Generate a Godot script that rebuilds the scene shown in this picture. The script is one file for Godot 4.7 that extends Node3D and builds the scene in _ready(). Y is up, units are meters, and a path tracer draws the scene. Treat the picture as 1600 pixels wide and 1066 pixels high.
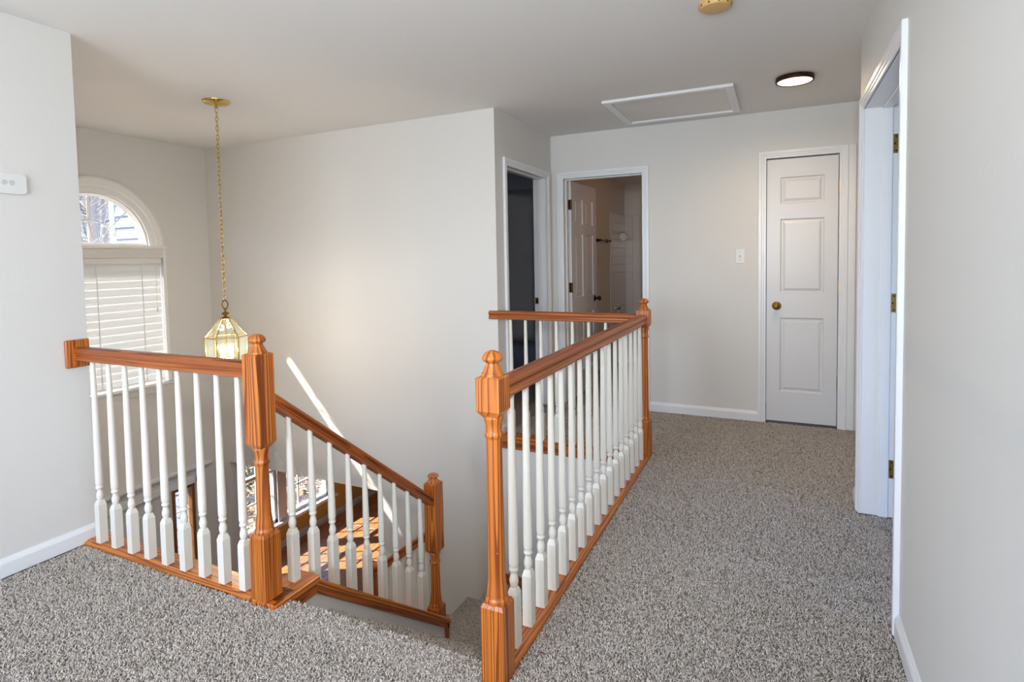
extends Node3D
# Upstairs landing above a two-storey foyer. x runs right along the back wall, y up,
# and z in the builders below is the distance AWAY from the camera (Godot -z).

class MB:
	var v := PackedVector3Array()
	var n := PackedVector3Array()
	var t := PackedVector2Array()
	var off := Vector2.ZERO
	var us := Vector2(5.0, 0.9)   # texture repeats per metre across and along the grain

	func tri(a: Vector3, b: Vector3, c: Vector3, na: Vector3, nb: Vector3, nc: Vector3, ua := Vector2.ZERO, ub := Vector2.ZERO, uc := Vector2.ZERO) -> void:
		v.append_array([a, c, b])
		n.append_array([na, nc, nb])
		t.append_array([ua, uc, ub])

	func quad(a: Vector3, b: Vector3, c: Vector3, d: Vector3, out: Vector3, g := 1) -> void:
		var nn := (b - a).cross(c - a)
		if nn.length_squared() < 1e-16:
			nn = (c - a).cross(d - a)
		nn = nn.normalized()
		var flip := nn.dot(out) < 0.0
		if flip:
			nn = -nn
		var u := [fuv(a, nn, g), fuv(b, nn, g), fuv(c, nn, g), fuv(d, nn, g)]
		if flip:
			tri(a, c, b, nn, nn, nn, u[0], u[2], u[1])
			tri(a, d, c, nn, nn, nn, u[0], u[3], u[2])
		else:
			tri(a, b, c, nn, nn, nn, u[0], u[1], u[2])
			tri(a, c, d, nn, nn, nn, u[0], u[2], u[3])

	func fuv(p: Vector3, nn: Vector3, g: int) -> Vector2:
		var along: float = p[g]
		var across := 0.0
		var best := -1
		var least := 2.0
		for k in 3:
			if k != g and absf(nn[k]) < least:
				least = absf(nn[k])
				best = k
		across = p[best]
		if absf(nn[g]) > 0.7:
			along = p[(best + 1) % 3 if (best + 1) % 3 != g else (best + 2) % 3] * 6.0
		return Vector2(across * us.x + off.x + float(best) * 0.37, along * us.y + off.y)

	# a chamfered box; z0, z1 are distances away from the camera
	func box(x0: float, x1: float, y0: float, y1: float, z0: float, z1: float, b := 0.0, g := 1) -> void:
		hexa(Vector3(x0, y0, -z1), Vector3(x1, y1, -z0), b, g)

	func hexa(lo: Vector3, hi: Vector3, b: float, g := 1) -> void:
		var c := (lo + hi) / 2.0
		var h := (hi - lo) / 2.0
		b = minf(b, minf(h.x, minf(h.y, h.z)) * 0.9)
		for k in 3:
			var i := (k + 1) % 3
			var j := (k + 2) % 3
			for s in [-1.0, 1.0]:
				var q := []
				for w in [[-1, -1], [1, -1], [1, 1], [-1, 1]]:
					var p := Vector3.ZERO
					p[k] = s * h[k]
					p[i] = w[0] * (h[i] - b)
					p[j] = w[1] * (h[j] - b)
					q.append(c + p)
				var o := Vector3.ZERO
				o[k] = s
				quad(q[0], q[1], q[2], q[3], o, g)
				if b > 0.0:
					for s2 in [-1.0, 1.0]:
						var e := []
						for w in [[0, -1], [0, 1], [1, 1], [1, -1]]:
							var p := Vector3.ZERO
							p[k] = s * (h[k] - (b if w[0] == 1 else 0.0))
							p[i] = s2 * (h[i] - (b if w[0] == 0 else 0.0))
							p[j] = w[1] * (h[j] - b)
							e.append(c + p)
						var o2 := Vector3.ZERO
						o2[k] = s
						o2[i] = s2
						quad(e[0], e[1], e[2], e[3], o2, g)
		if b > 0.0:
			for sx in [-1.0, 1.0]:
				for sy in [-1.0, 1.0]:
					for sz in [-1.0, 1.0]:
						var s := Vector3(sx, sy, sz)
						var a1 := c + s * (h - Vector3(0, b, b))
						var a2 := c + s * (h - Vector3(b, 0, b))
						var a3 := c + s * (h - Vector3(b, b, 0))
						var nn := s.normalized()
						if (a2 - a1).cross(a3 - a1).dot(nn) < 0.0:
							tri(a1, a3, a2, nn, nn, nn)
						else:
							tri(a1, a2, a3, nn, nn, nn)

	# rings of points joined one to the next
	func loft(rings: Array, smooth := true, caps := true, shut := true) -> void:
		var m: int = rings[0].size()
		var L := []
		var C := []
		var run := 0.0
		for i in rings.size():
			var cc := Vector3.ZERO
			for p in rings[i]:
				cc += p
			cc /= m
			if i > 0:
				run += cc.distance_to(C[i - 1])
			C.append(cc)
			L.append(run)
		var mid := Vector3.ZERO
		for c in C:
			mid += c / C.size()
		var per := [0.0]
		var rb: Array = Array(rings[rings.size() / 2])
		for j in m:
			per.append(per[j] + rb[j].distance_to(rb[(j + 1) % m]))
		var last := m if shut else m - 1
		var nrm := func(i: int, j: int) -> Vector3:
			var i0 := maxi(i - 1, 0)
			var i1 := mini(i + 1, rings.size() - 1)
			var jj := j % m
			var d1: Vector3 = rings[i1][jj] - rings[i0][jj]
			var d2: Vector3 = rings[i][(jj + 1) % m] - rings[i][(jj + m - 1) % m]
			if d2.length() < 1e-7:
				d2 = rings[mini(i + 1, rings.size() - 1) if i == 0 else i - 1][(jj + 1) % m] - rings[mini(i + 1, rings.size() - 1) if i == 0 else i - 1][(jj + m - 1) % m]
			var r := d1.cross(d2).normalized()
			var o: Vector3 = rings[i][jj] - C[i]
			if absf(r.dot(o)) < 0.02 * o.length():
				o = rings[i][jj] - mid
			return -r if r.dot(o) < 0.0 else r
		for i in rings.size() - 1:
			for j in last:
				var a: Vector3 = rings[i][j]
				var b: Vector3 = rings[i][(j + 1) % m]
				var c: Vector3 = rings[i + 1][(j + 1) % m]
				var d: Vector3 = rings[i + 1][j]
				var fn := (c - a).cross(d - b).normalized()
				var outw: Vector3 = (a + b + c + d) / 4.0 - (C[i] + C[i + 1]) / 2.0
				if absf(fn.dot(outw)) < 0.02 * outw.length():
					outw = (a + b + c + d) / 4.0 - mid
				var flip := fn.dot(outw) < 0.0
				if flip:
					fn = -fn
				var na := fn
				var nb := fn
				var nc := fn
				var nd := fn
				if smooth:
					na = nrm.call(i, j)
					nb = nrm.call(i, j + 1)
					nc = nrm.call(i + 1, j + 1)
					nd = nrm.call(i + 1, j)
				var ua := Vector2(per[j] * us.x, L[i] * us.y) + off
				var ub := Vector2(per[j + 1] * us.x, L[i] * us.y) + off
				var uc := Vector2(per[j + 1] * us.x, L[i + 1] * us.y) + off
				var ud := Vector2(per[j] * us.x, L[i + 1] * us.y) + off
				if flip:
					tri(a, c, b, na, nc, nb, ua, uc, ub)
					tri(a, d, c, na, nd, nc, ua, ud, uc)
				else:
					tri(a, b, c, na, nb, nc, ua, ub, uc)
					tri(a, c, d, na, nc, nd, ua, uc, ud)
		if caps and shut:
			for e in [0, rings.size() - 1]:
				var pts: Array = Array(rings[e])
				var o: Vector3 = C[0] - C[1] if e == 0 else C[e] - C[e - 1]
				o = o.normalized() if o.length() > 1e-6 else Vector3.UP
				for j in m:
					var a: Vector3 = C[e]
					var b: Vector3 = pts[j]
					var c: Vector3 = pts[(j + 1) % m]
					if b.distance_to(a) < 1e-6:
						continue
					var u0 := Vector2(a.x * us.x, a.z * us.x) + off
					var u1 := Vector2(b.x * us.x, b.z * us.x) + off
					var u2 := Vector2(c.x * us.x, c.z * us.x) + off
					if (b - a).cross(c - a).dot(o) < 0.0:
						tri(a, c, b, o, o, o, u0, u2, u1)
					else:
						tri(a, b, c, o, o, o, u0, u1, u2)

	# turned shape: profile of [radius, height] about a vertical axis
	func lathe(c: Vector3, prof: Array, seg := 16) -> void:
		var rings := []
		for p in prof:
			var r := PackedVector3Array()
			for k in seg:
				var a := TAU * k / seg
				r.append(c + Vector3(cos(a) * p[0], p[1], sin(a) * p[0]))
			rings.append(r)
		loft(rings, true)

	# stack of squares [half width, height]
	func squares(c: Vector3, prof: Array) -> void:
		var rings := []
		for p in prof:
			var h: float = p[0]
			rings.append(PackedVector3Array([c + Vector3(-h, p[1], -h), c + Vector3(h, p[1], -h), c + Vector3(h, p[1], h), c + Vector3(-h, p[1], h)]))
		loft(rings, false)

	func tube(path: Array, r: float, seg := 8, r2 := -1.0) -> void:
		var rings := []
		var m := path.size()
		for i in m:
			var d: Vector3 = (path[mini(i + 1, m - 1)] - path[maxi(i - 1, 0)]).normalized()
			var s := d.cross(Vector3.UP if absf(d.y) < 0.9 else Vector3.RIGHT).normalized()
			var w := s.cross(d)
			var rr := r if r2 < 0.0 else lerpf(r, r2, float(i) / (m - 1))
			var ring := PackedVector3Array()
			for k in seg:
				var a := TAU * k / seg
				ring.append(path[i] + (s * cos(a) + w * sin(a)) * rr)
			rings.append(ring)
		loft(rings, true)

	# profile [[side, up], ...] swept from a to b, kept plumb
	func sweep(prof: Array, a: Vector3, b: Vector3) -> void:
		var d := b - a
		var s := Vector3(d.x, 0, d.z).normalized().cross(Vector3.UP)
		var rings := []
		for e in [a, b]:
			var ring := PackedVector3Array()
			for p in prof:
				ring.append(e + s * p[0] + Vector3.UP * p[1])
			rings.append(ring)
		loft(rings, false)

	# outline in the plane across axis k, from w0 to w1 along k. Points are [p, q] with (p, q) the other two axes in order
	func slab(poly: PackedVector2Array, k: int, w0: float, w1: float) -> void:
		var pt := func(q: Vector2, w: float) -> Vector3:
			if k == 0:
				return Vector3(w, q.y, -q.x)
			if k == 1:
				return Vector3(q.x, w, -q.y)
			return Vector3(q.x, q.y, -w)
		var idx := Geometry2D.triangulate_polygon(poly)
		for s in [w0, w1]:
			var o: Vector3 = (pt.call(Vector2.ZERO, s) - pt.call(Vector2.ZERO, w0 + w1 - s)).normalized()
			for i in range(0, idx.size(), 3):
				var a: Vector3 = pt.call(poly[idx[i]], s)
				var b: Vector3 = pt.call(poly[idx[i + 1]], s)
				var c: Vector3 = pt.call(poly[idx[i + 2]], s)
				var g := 1 if k != 1 else 0
				if (b - a).cross(c - a).dot(o) < 0.0:
					tri(a, c, b, o, o, o, fuv(a, o, g), fuv(c, o, g), fuv(b, o, g))
				else:
					tri(a, b, c, o, o, o, fuv(a, o, g), fuv(b, o, g), fuv(c, o, g))
		var cw := Geometry2D.is_polygon_clockwise(poly)
		for i in poly.size():
			var p := poly[i]
			var q := poly[(i + 1) % poly.size()]
			var e := (q - p).orthogonal()
			e = e if cw else -e
			var o: Vector3 = pt.call(e, 0.0)
			quad(pt.call(p, w0), pt.call(q, w0), pt.call(q, w1), pt.call(p, w1), -o if Geometry2D.is_point_in_polygon((p + q) / 2.0 + e.normalized() * 0.0005, poly) else o)

	func mesh() -> ArrayMesh:
		var a := []
		a.resize(Mesh.ARRAY_MAX)
		a[Mesh.ARRAY_VERTEX] = v
		a[Mesh.ARRAY_NORMAL] = n
		a[Mesh.ARRAY_TEX_UV] = t
		var m := ArrayMesh.new()
		m.add_surface_from_arrays(Mesh.PRIMITIVE_TRIANGLES, a)
		return m


var M := {}
var taken := {}
var rng := RandomNumberGenerator.new()

const CEIL := 2.41
const STAIR_Z := 3.707
const BACK_Z := 4.83
const RIGHT_X := 0.377
const LEFT_X := -3.0
const FRONT_X := -4.96
const WING_X := -6.45
const LOW := -2.775
const SUN_DIR := Vector3(1.0, -1.13, -0.6)


func V(x: float, y: float, z: float) -> Vector3:
	return Vector3(x, y, -z)


func mb() -> MB:
	var m := MB.new()
	m.off = Vector2(rng.randf(), rng.randf())
	return m


func numbered(called: String) -> String:
	var k: int = taken.get(called, 0)
	taken[called] = k + 1
	return called if k == 0 else "%s_%03d" % [called, k]


func tag(o: Node3D, label := "", category := "", group := "", kind := "") -> Node3D:
	if label:
		o.set_meta("label", label)
	if category:
		o.set_meta("category", category)
	if group:
		o.set_meta("group", group)
	if kind:
		o.set_meta("kind", kind)
	return o


func put(called: String, mesh: Mesh, m: Material, parent: Node3D = null, at := Vector3.ZERO) -> MeshInstance3D:
	var o := MeshInstance3D.new()
	o.mesh = mesh
	o.material_override = m
	o.position = at
	if parent == null:
		o.name = numbered(called)
		add_child(o)
	else:
		o.name = called
		parent.add_child(o, true)
	return o


# builds the MB as one mesh; a thing's parts are given in world coordinates and moved into its own
func part(called: String, b: MB, m: Material, parent: Node3D = null) -> MeshInstance3D:
	var base := Vector3.ZERO
	var p: Node = parent
	while p is Node3D and p != self:
		base += p.position
		p = p.get_parent()
	if base != Vector3.ZERO:
		for i in b.v.size():
			b.v[i] -= base
	return put(called, b.mesh(), m, parent)


func thing(called: String, at: Vector3, label: String, category: String, group := "") -> Node3D:
	var o := Node3D.new()
	o.name = numbered(called)
	add_child(o)
	o.position = at
	tag(o, label, category, group)
	return o


func struct(called: String, b: MB, m: Material, label := "", category := "") -> MeshInstance3D:
	var o := part(called, b, m)
	tag(o, label, category, "", "structure")
	return o


func col(r: float, g: float, b: float) -> Color:
	return Color(r, g, b)


func plain(name_: String, c: Color, rough: float, metal := 0.0) -> StandardMaterial3D:
	var m := StandardMaterial3D.new()
	m.resource_name = name_
	m.albedo_color = c
	m.roughness = rough
	m.metallic = metal
	M[name_] = m
	return m


func seamless(seed_: int, freq: float, w: int, h: int, oct := 3) -> Image:
	var f := FastNoiseLite.new()
	f.seed = seed_
	f.frequency = freq
	f.fractal_octaves = oct
	f.noise_type = FastNoiseLite.TYPE_SIMPLEX_SMOOTH
	var im := f.get_seamless_image(w, h, false, false, 0.3)
	im.convert(Image.FORMAT_RGB8)
	return im


func tex(im: Image) -> ImageTexture:
	return ImageTexture.create_from_image(im)


# noise between two colours
func speckle(seed_: int, freq: float, size: int, a: Color, b: Color, oct := 3, sharp := 1.0) -> ImageTexture:
	var im := seamless(seed_, freq, size, size, oct)
	for y in size:
		for x in size:
			var k := clampf((im.get_pixel(x, y).r - 0.5) * sharp + 0.5, 0.0, 1.0)
			im.set_pixel(x, y, a.lerp(b, k))
	return tex(im)


func bumps(seed_: int, freq: float, size: int, strength: float, oct := 3) -> ImageTexture:
	var im := seamless(seed_, freq, size, size, oct)
	im.convert(Image.FORMAT_RGBA8)
	im.bump_map_to_normal_map(strength)
	return tex(im)


func wood_image(seed_: int, light: Color, mid: Color, dark: Color, rings: int) -> Image:
	var w := 512
	var h := 1024
	var warp := seamless(seed_, 0.0045, w, 96, 2)
	warp.resize(w, h, Image.INTERPOLATE_CUBIC)
	var fine := seamless(seed_ + 1, 0.09, w, 32, 2)
	fine.resize(w, h, Image.INTERPOLATE_CUBIC)
	var tone := seamless(seed_ + 2, 0.006, w, 64, 2)
	tone.resize(w, h, Image.INTERPOLATE_CUBIC)
	var im := Image.create(w, h, false, Image.FORMAT_RGB8)
	for y in h:
		for x in w:
			var r := float(x) / w * rings + warp.get_pixel(x, y).r * 3.6
			var s := r - floorf(r)
			var late := smoothstep(0.3, 0.85, s) * (1.0 - smoothstep(0.88, 1.0, s))
			var f := fine.get_pixel(x, y).r - 0.5
			var c := light.lerp(mid, clampf(tone.get_pixel(x, y).r * 1.2 - 0.1, 0.0, 1.0))
			c = c.lerp(dark, clampf(late * 0.85 + f * 0.3, 0.0, 1.0))
			im.set_pixel(x, y, c)
	return im


func materials() -> void:
	var wall := plain("wall_paint", col(0.85, 0.842, 0.828), 0.62)
	wall.normal_enabled = true
	wall.normal_texture = bumps(5, 0.05, 256, 2.0)
	wall.normal_scale = 0.12
	wall.uv1_triplanar = true
	wall.uv1_world_triplanar = true
	wall.uv1_scale = Vector3.ONE * 3.0
	var ceil_: StandardMaterial3D = wall.duplicate()
	ceil_.resource_name = "ceiling_paint"
	ceil_.albedo_color = col(0.905, 0.9, 0.893)
	ceil_.roughness = 0.85
	M["ceiling_paint"] = ceil_
	plain("trim_paint", col(0.9, 0.905, 0.915), 0.28)
	plain("door_paint", col(0.845, 0.847, 0.855), 0.32)
	plain("baluster_paint", col(0.885, 0.87, 0.83), 0.35)
	plain("brass", col(0.82, 0.7, 0.41), 0.22, 1.0)
	plain("old_brass", col(0.62, 0.47, 0.2), 0.3, 1.0)
	plain("dark_brass", col(0.28, 0.17, 0.08), 0.35, 0.9)
	plain("chrome", col(0.8, 0.8, 0.8), 0.12, 1.0)
	plain("bronze", col(0.25, 0.15, 0.09), 0.4, 0.6)
	plain("plastic", col(0.87, 0.87, 0.86), 0.4)
	plain("mark", col(0.66, 0.66, 0.65), 0.5)
	plain("tan_plastic", col(0.82, 0.66, 0.42), 0.45)
	plain("screw", col(0.12, 0.09, 0.05), 0.5, 0.6)
	plain("black_gap", col(0.05, 0.05, 0.05), 0.9)
	plain("vinyl", col(0.92, 0.92, 0.91), 0.35)
	plain("tile", col(0.86, 0.84, 0.82), 0.2)
	plain("grout", col(0.66, 0.63, 0.6), 0.8)
	plain("tub", col(0.9, 0.9, 0.88), 0.15)
	plain("gold_paint", col(0.8, 0.66, 0.38), 0.7)
	plain("siding", col(0.5, 0.53, 0.59), 0.6)
	plain("bark", col(0.62, 0.57, 0.5), 0.9)
	plain("dark_bark", col(0.3, 0.27, 0.24), 0.9)
	var slat := plain("slat", col(0.93, 0.93, 0.91), 0.4)
	slat.backlight_enabled = true
	slat.backlight = col(0.68, 0.69, 0.7)
	var g := plain("glass", Color(0.96, 0.98, 0.97, 0.06), 0.02)
	g.transparency = BaseMaterial3D.TRANSPARENCY_ALPHA
	g = plain("lantern_glass", Color(0.85, 0.95, 0.9, 0.015), 0.03)
	g.transparency = BaseMaterial3D.TRANSPARENCY_ALPHA
	g = plain("leaded_glass", Color(0.95, 0.97, 1.0, 0.1), 0.05)
	g.transparency = BaseMaterial3D.TRANSPARENCY_ALPHA
	# stained pine and oak of the balustrades
	var w := plain("wood", Color.WHITE, 0.4)
	w.albedo_texture = tex(wood_image(11, col(0.81, 0.485, 0.18), col(0.73, 0.40, 0.13), col(0.44, 0.185, 0.045), 8))
	w.clearcoat_enabled = true
	w.clearcoat = 0.2
	w.clearcoat_roughness = 0.15
	w = plain("rail_wood", Color.WHITE, 0.45)
	w.albedo_texture = tex(wood_image(23, col(0.74, 0.42, 0.17), col(0.65, 0.33, 0.115), col(0.41, 0.18, 0.055), 20))
	w.clearcoat_enabled = true
	w.clearcoat = 0.2
	w.clearcoat_roughness = 0.15
	w = plain("floor_wood", Color.WHITE, 0.35)
	w.albedo_texture = tex(wood_image(31, col(0.78, 0.57, 0.40), col(0.71, 0.50, 0.34), col(0.58, 0.38, 0.24), 14))
	w = plain("frame_wood", col(0.5, 0.33, 0.15), 0.4)
	# carpet backing under the pile
	var c := plain("carpet", Color.WHITE, 1.0)
	c.albedo_texture = speckle(41, 0.16, 512, col(0.52, 0.485, 0.455), col(0.77, 0.735, 0.70), 3, 2.6)
	c.normal_enabled = true
	c.normal_texture = bumps(43, 0.15, 512, 8.0)
	c.normal_scale = 1.0
	c.uv1_triplanar = true
	c.uv1_world_triplanar = true
	c.uv1_scale = Vector3.ONE * 1.6
	c.specular_mode = BaseMaterial3D.SPECULAR_DISABLED
	var p := plain("pile", Color.WHITE, 1.0)
	p.vertex_color_use_as_albedo = true
	p.specular_mode = BaseMaterial3D.SPECULAR_DISABLED
	# ground outside
	var gr := plain("leaf_litter", Color.WHITE, 0.95)
	gr.albedo_texture = speckle(51, 0.05, 512, col(0.33, 0.29, 0.2), col(0.72, 0.62, 0.47), 4, 2.2)
	gr.uv1_triplanar = true
	gr.uv1_world_triplanar = true
	gr.uv1_scale = Vector3.ONE * 0.45
	var hl := plain("wooded_hill", Color.WHITE, 1.0)
	hl.albedo_texture = speckle(53, 0.04, 512, col(0.27, 0.28, 0.22), col(0.56, 0.55, 0.48), 5, 2.0)
	hl.uv1_triplanar = true
	hl.uv1_world_triplanar = true
	hl.uv1_scale = Vector3.ONE * 0.22
	plain("shrub", col(0.24, 0.3, 0.15), 0.8)
	plain("leaf", col(0.62, 0.5, 0.33), 0.8)
	var l := plain("lamp_glow", col(1, 0.96, 0.88), 0.5)
	l.emission_enabled = true
	l.emission = col(1.0, 0.9, 0.74)
	l.emission_energy_multiplier = 2.6
	l = plain("bulb_glow", col(1, 0.9, 0.7), 0.4)
	l.emission_enabled = true
	l.emission = col(1.0, 0.8, 0.5)
	l.emission_energy_multiplier = 1.7
	plain("candle", col(0.9, 0.86, 0.75), 0.5)


func view() -> void:
	# the lens: 886.5 px focal length on a 1600 x 1066 frame, its axis at pixel (800, 448.4)
	var cam := Camera3D.new()
	cam.name = "camera"
	cam.projection = Camera3D.PROJECTION_FRUSTUM
	cam.near = 0.05
	cam.far = 300.0
	cam.size = 1066.0 / 886.47 * cam.near
	cam.frustum_offset = Vector2(0.0, -(533.0 - 448.4) / 886.47 * cam.near)
	add_child(cam)
	cam.position = Vector3(0, 1.32, 0)
	var yaw := deg_to_rad(25.2125)
	var pitch := deg_to_rad(-2.8398)
	var roll := deg_to_rad(-1.0608)
	cam.basis = Basis(Vector3.UP, yaw) * Basis(Vector3.RIGHT, pitch) * Basis(Vector3.BACK, roll)
	cam.current = true

	var e := Environment.new()
	e.background_mode = Environment.BG_SKY
	var sky := Sky.new()
	var sm := ProceduralSkyMaterial.new()
	sm.sky_top_color = col(0.36, 0.55, 0.86)
	sm.sky_horizon_color = col(0.82, 0.88, 0.95)
	sm.sky_curve = 0.15
	sm.ground_bottom_color = col(0.3, 0.27, 0.22)
	sm.ground_horizon_color = col(0.6, 0.6, 0.58)
	sm.sky_energy_multiplier = 2.0
	sky.sky_material = sm
	e.sky = sky
	e.tonemap_mode = Environment.TONE_MAPPER_LINEAR
	e.tonemap_exposure = 1.3
	e.sdfgi_enabled = true
	e.ssao_enabled = true
	e.ssil_enabled = true
	var we := WorldEnvironment.new()
	we.name = "world"
	we.environment = e
	add_child(we)

	var sun := DirectionalLight3D.new()
	sun.name = "sun"
	sun.light_color = col(1.0, 0.96, 0.9)
	sun.light_energy = 4.5
	sun.light_angular_distance = 0.55
	sun.shadow_enabled = true
	add_child(sun)
	sun.look_at_from_position(Vector3.ZERO, SUN_DIR, Vector3.UP)

	# the photographer's flash, held a little above and to the right of the lens
	var fl := SpotLight3D.new()
	fl.name = "camera_flash"
	fl.light_energy = 2.3
	fl.light_color = col(1.0, 0.99, 0.97)
	fl.spot_angle = 62.0
	fl.spot_angle_attenuation = 1.0
	fl.spot_range = 15.0
	fl.spot_attenuation = 2.0
	fl.light_size = 0.04
	fl.shadow_enabled = true
	add_child(fl)
	fl.position = V(0.07, 1.68, -0.05)
	fl.basis = Basis(Vector3.UP, deg_to_rad(38.0)) * Basis(Vector3.RIGHT, deg_to_rad(2.0))

	# soft fill light added behind the camera, before an added, unseen window
	day("rear_fill_light", V(-1.3, 1.35, -2.0), Vector2(2.2, 1.5), V(-1.3, 1.35, 1.0), 8.4, col(0.9, 0.955, 1.0))
	# daylight through the window of the bedroom on the right
	day("bedroom_window_daylight", V(2.95, 1.4, 2.2), Vector2(1.6, 1.4), V(0.0, 1.3, 2.7), 0.6, col(0.88, 0.94, 1.0))


func day(called: String, at: Vector3, size: Vector2, to: Vector3, energy: float, c: Color) -> void:
	var a := AreaLight3D.new()
	a.name = called
	a.area_size = size
	a.area_normalize_energy = true
	a.light_energy = energy
	a.light_color = c
	a.shadow_enabled = true
	a.area_range = 14.0
	add_child(a)
	a.look_at_from_position(at, to, Vector3.UP)


func _ready() -> void:
	rng.seed = 7
	view()
	materials()
	shell()
	stairs()
	facade()
	openings()
	railings()
	lantern()
	fittings()
	bathroom()
	living_room()
	outdoors()
	pile()


# ---------------------------------------------------------------- the shell

func shell() -> void:
	var w: Material = M.wall_paint
	var b := mb()
	# upper floor: landing, hall, rear landing, bath and bedrooms
	b.box(LEFT_X - 0.12, RIGHT_X + 0.155, -0.3, -0.006, -2.2, 1.57)
	b.box(-0.77, RIGHT_X + 0.155, -0.3, -0.006, 1.57, BACK_Z + 0.12)
	b.box(RIGHT_X + 0.155, 3.2, -0.3, -0.006, 0.4, BACK_Z + 0.12)
	b.box(-1.985, -0.77, -0.3, -0.006, STAIR_Z + 0.01, BACK_Z + 0.12)
	struct("floor", b, M.carpet, "grey carpeted floor of the landing and hall", "floor")
	b = mb()
	b.box(WING_X, -1.985, -0.3, -0.006, STAIR_Z + 0.115, 8.3)
	struct("floor_bedroom", b, M.carpet, "carpeted floor of the dark bedroom beyond the landing", "floor")
	b = mb()
	b.box(-1.985, -0.3, -0.3, -0.002, BACK_Z + 0.12, 7.8)
	struct("floor_bathroom", b, M.carpet, "floor of the bathroom behind the open panelled door", "floor")
	b = mb()
	b.box(FRONT_X - 0.15, 3.3, CEIL, CEIL + 0.14, -2.3, STAIR_Z + 0.115)
	b.box(WING_X - 0.15, 3.3, CEIL, CEIL + 0.14, STAIR_Z + 0.115, 8.4)
	struct("ceiling", b, M.ceiling_paint, "flat pale ceiling over the landing and stairwell", "ceiling")

	# left wall: ends in an outside corner at the stairwell
	b = mb()
	b.box(LEFT_X - 0.12, LEFT_X, -0.3, CEIL, -2.2, 1.58)
	struct("wall_left", b, w, "cool white wall with chime box and handrail rosette", "wall")
	b = mb()
	b.box(FRONT_X - 0.15, LEFT_X - 0.12, LOW, CEIL, 1.46, 1.58)
	struct("wall_foyer", b, w)
	b = mb()
	b.box(LEFT_X - 0.12, -0.77, LOW, -0.3, 1.46, 1.556)
	struct("wall_under_landing", b, w)
	# wall behind the camera, round a window added for soft light
	b = mb()
	b.box(LEFT_X - 0.12, RIGHT_X + 0.155, 0.0, 0.6, -2.32, -2.2)
	b.box(LEFT_X - 0.12, RIGHT_X + 0.155, 2.1, CEIL, -2.32, -2.2)
	b.box(LEFT_X - 0.12, -2.4, 0.6, 2.1, -2.32, -2.2)
	b.box(-0.2, RIGHT_X + 0.155, 0.6, 2.1, -2.32, -2.2)
	struct("wall_rear", b, w)
	# right wall with its doorway
	b = mb()
	var rx := RIGHT_X + 0.155
	b.box(RIGHT_X, rx, 0, CEIL, -2.2, 2.3)
	b.box(RIGHT_X, rx, 2.035, CEIL, 2.3, 3.3)
	b.box(RIGHT_X, rx, 0, CEIL, 3.3, 3.44)
	b.box(rx, 1.4, 0, CEIL, 3.32, 3.44)
	b.box(1.3, 1.4, 0, CEIL, 3.44, BACK_Z)
	struct("wall_right", b, w, "warm white wall with tall open doorway and baseboard", "wall")
	# bedroom on the right
	b = mb()
	b.box(rx, 3.2, 0, CEIL, 0.4, 0.5)
	b.box(1.4, 3.2, 0, CEIL, 3.32, 3.44)
	b.box(3.1, 3.2, 0, 0.7, 0.5, 3.32)
	b.box(3.1, 3.2, 2.1, CEIL, 0.5, 3.32)
	b.box(3.1, 3.2, 0.7, 2.1, 0.5, 1.4)
	b.box(3.1, 3.2, 0.7, 2.1, 3.0, 3.32)
	struct("wall_bedroom", b, w)
	# back wall with bathroom doorway and closet
	b = mb()
	var z0 := BACK_Z
	var z1 := BACK_Z + 0.12
	b.box(-1.985, -1.76, 0, CEIL, z0, z1)
	b.box(-1.76, -1.04, 2.03, CEIL, z0, z1)
	b.box(-1.04, -0.1, 0, CEIL, z0, z1)
	b.box(-0.1, 0.41, 2.055, CEIL, z0, z1)
	b.box(0.41, 1.4, 0, CEIL, z0, z1)
	struct("wall_back", b, w, "warm white wall between the bathroom doorway and closet door", "wall")
	b = mb()
	b.box(-0.3, 1.4, 0, CEIL, z1 + 0.55, z1 + 0.65)
	b.box(-0.3, -0.2, 0, CEIL, z1, z1 + 0.55)
	struct("wall_closet", b, w)
	# short wall with the dark bedroom's doorway
	b = mb()
	b.box(-1.985, -1.865, 0, CEIL, STAIR_Z, 3.884)
	b.box(-1.985, -1.865, 2.034, CEIL, 3.884, 4.711)
	b.box(-1.985, -1.865, 0, CEIL, 4.711, BACK_Z)
	struct("wall_landing", b, w, "short wall holding the dark bedroom doorway", "wall")
	# the tall stair wall and what carries the rear landing
	b = mb()
	var s0 := STAIR_Z
	var s1 := STAIR_Z + 0.115
	b.box(FRONT_X, -1.985, -0.59, CEIL, s0, s1)
	b.box(FRONT_X, -4.8, LOW, -0.59, s0, s1)
	b.box(-3.0, -0.74, LOW, -0.59, s0, s1)
	b.box(-1.985, -0.74, -0.59, -0.02, s0, s1)
	struct("wall_stair", b, w, "tall white stair wall with a streak of sunlight", "wall")
	b = mb()
	b.box(-0.76, -0.66, LOW, -0.03, 1.56, STAIR_Z)
	struct("wall_stair_right", b, w)
	# far bedroom
	b = mb()
	b.box(WING_X, -1.985, 0, CEIL, 8.2, 8.3)
	b.box(WING_X - 0.15, WING_X, -0.3, CEIL, s1, 8.3)
	struct("wall_far_bedroom", b, w)

	# baseboards
	var prof := [[0.0, 0.0], [0.014, 0.0], [0.014, 0.058], [0.011, 0.066], [0.006, 0.075], [0.004, 0.08], [0.0, 0.08]]
	var run := func(called: String, a: Vector3, c: Vector3) -> void:
		var q := mb()
		q.sweep(prof, c, a)
		struct(called, q, M.trim_paint)
	run.call("baseboard_left", V(LEFT_X, 0, 1.58), V(LEFT_X, 0, -2.2))
	run.call("baseboard_right", V(RIGHT_X, 0, -2.2), V(RIGHT_X, 0, 2.258))
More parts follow.
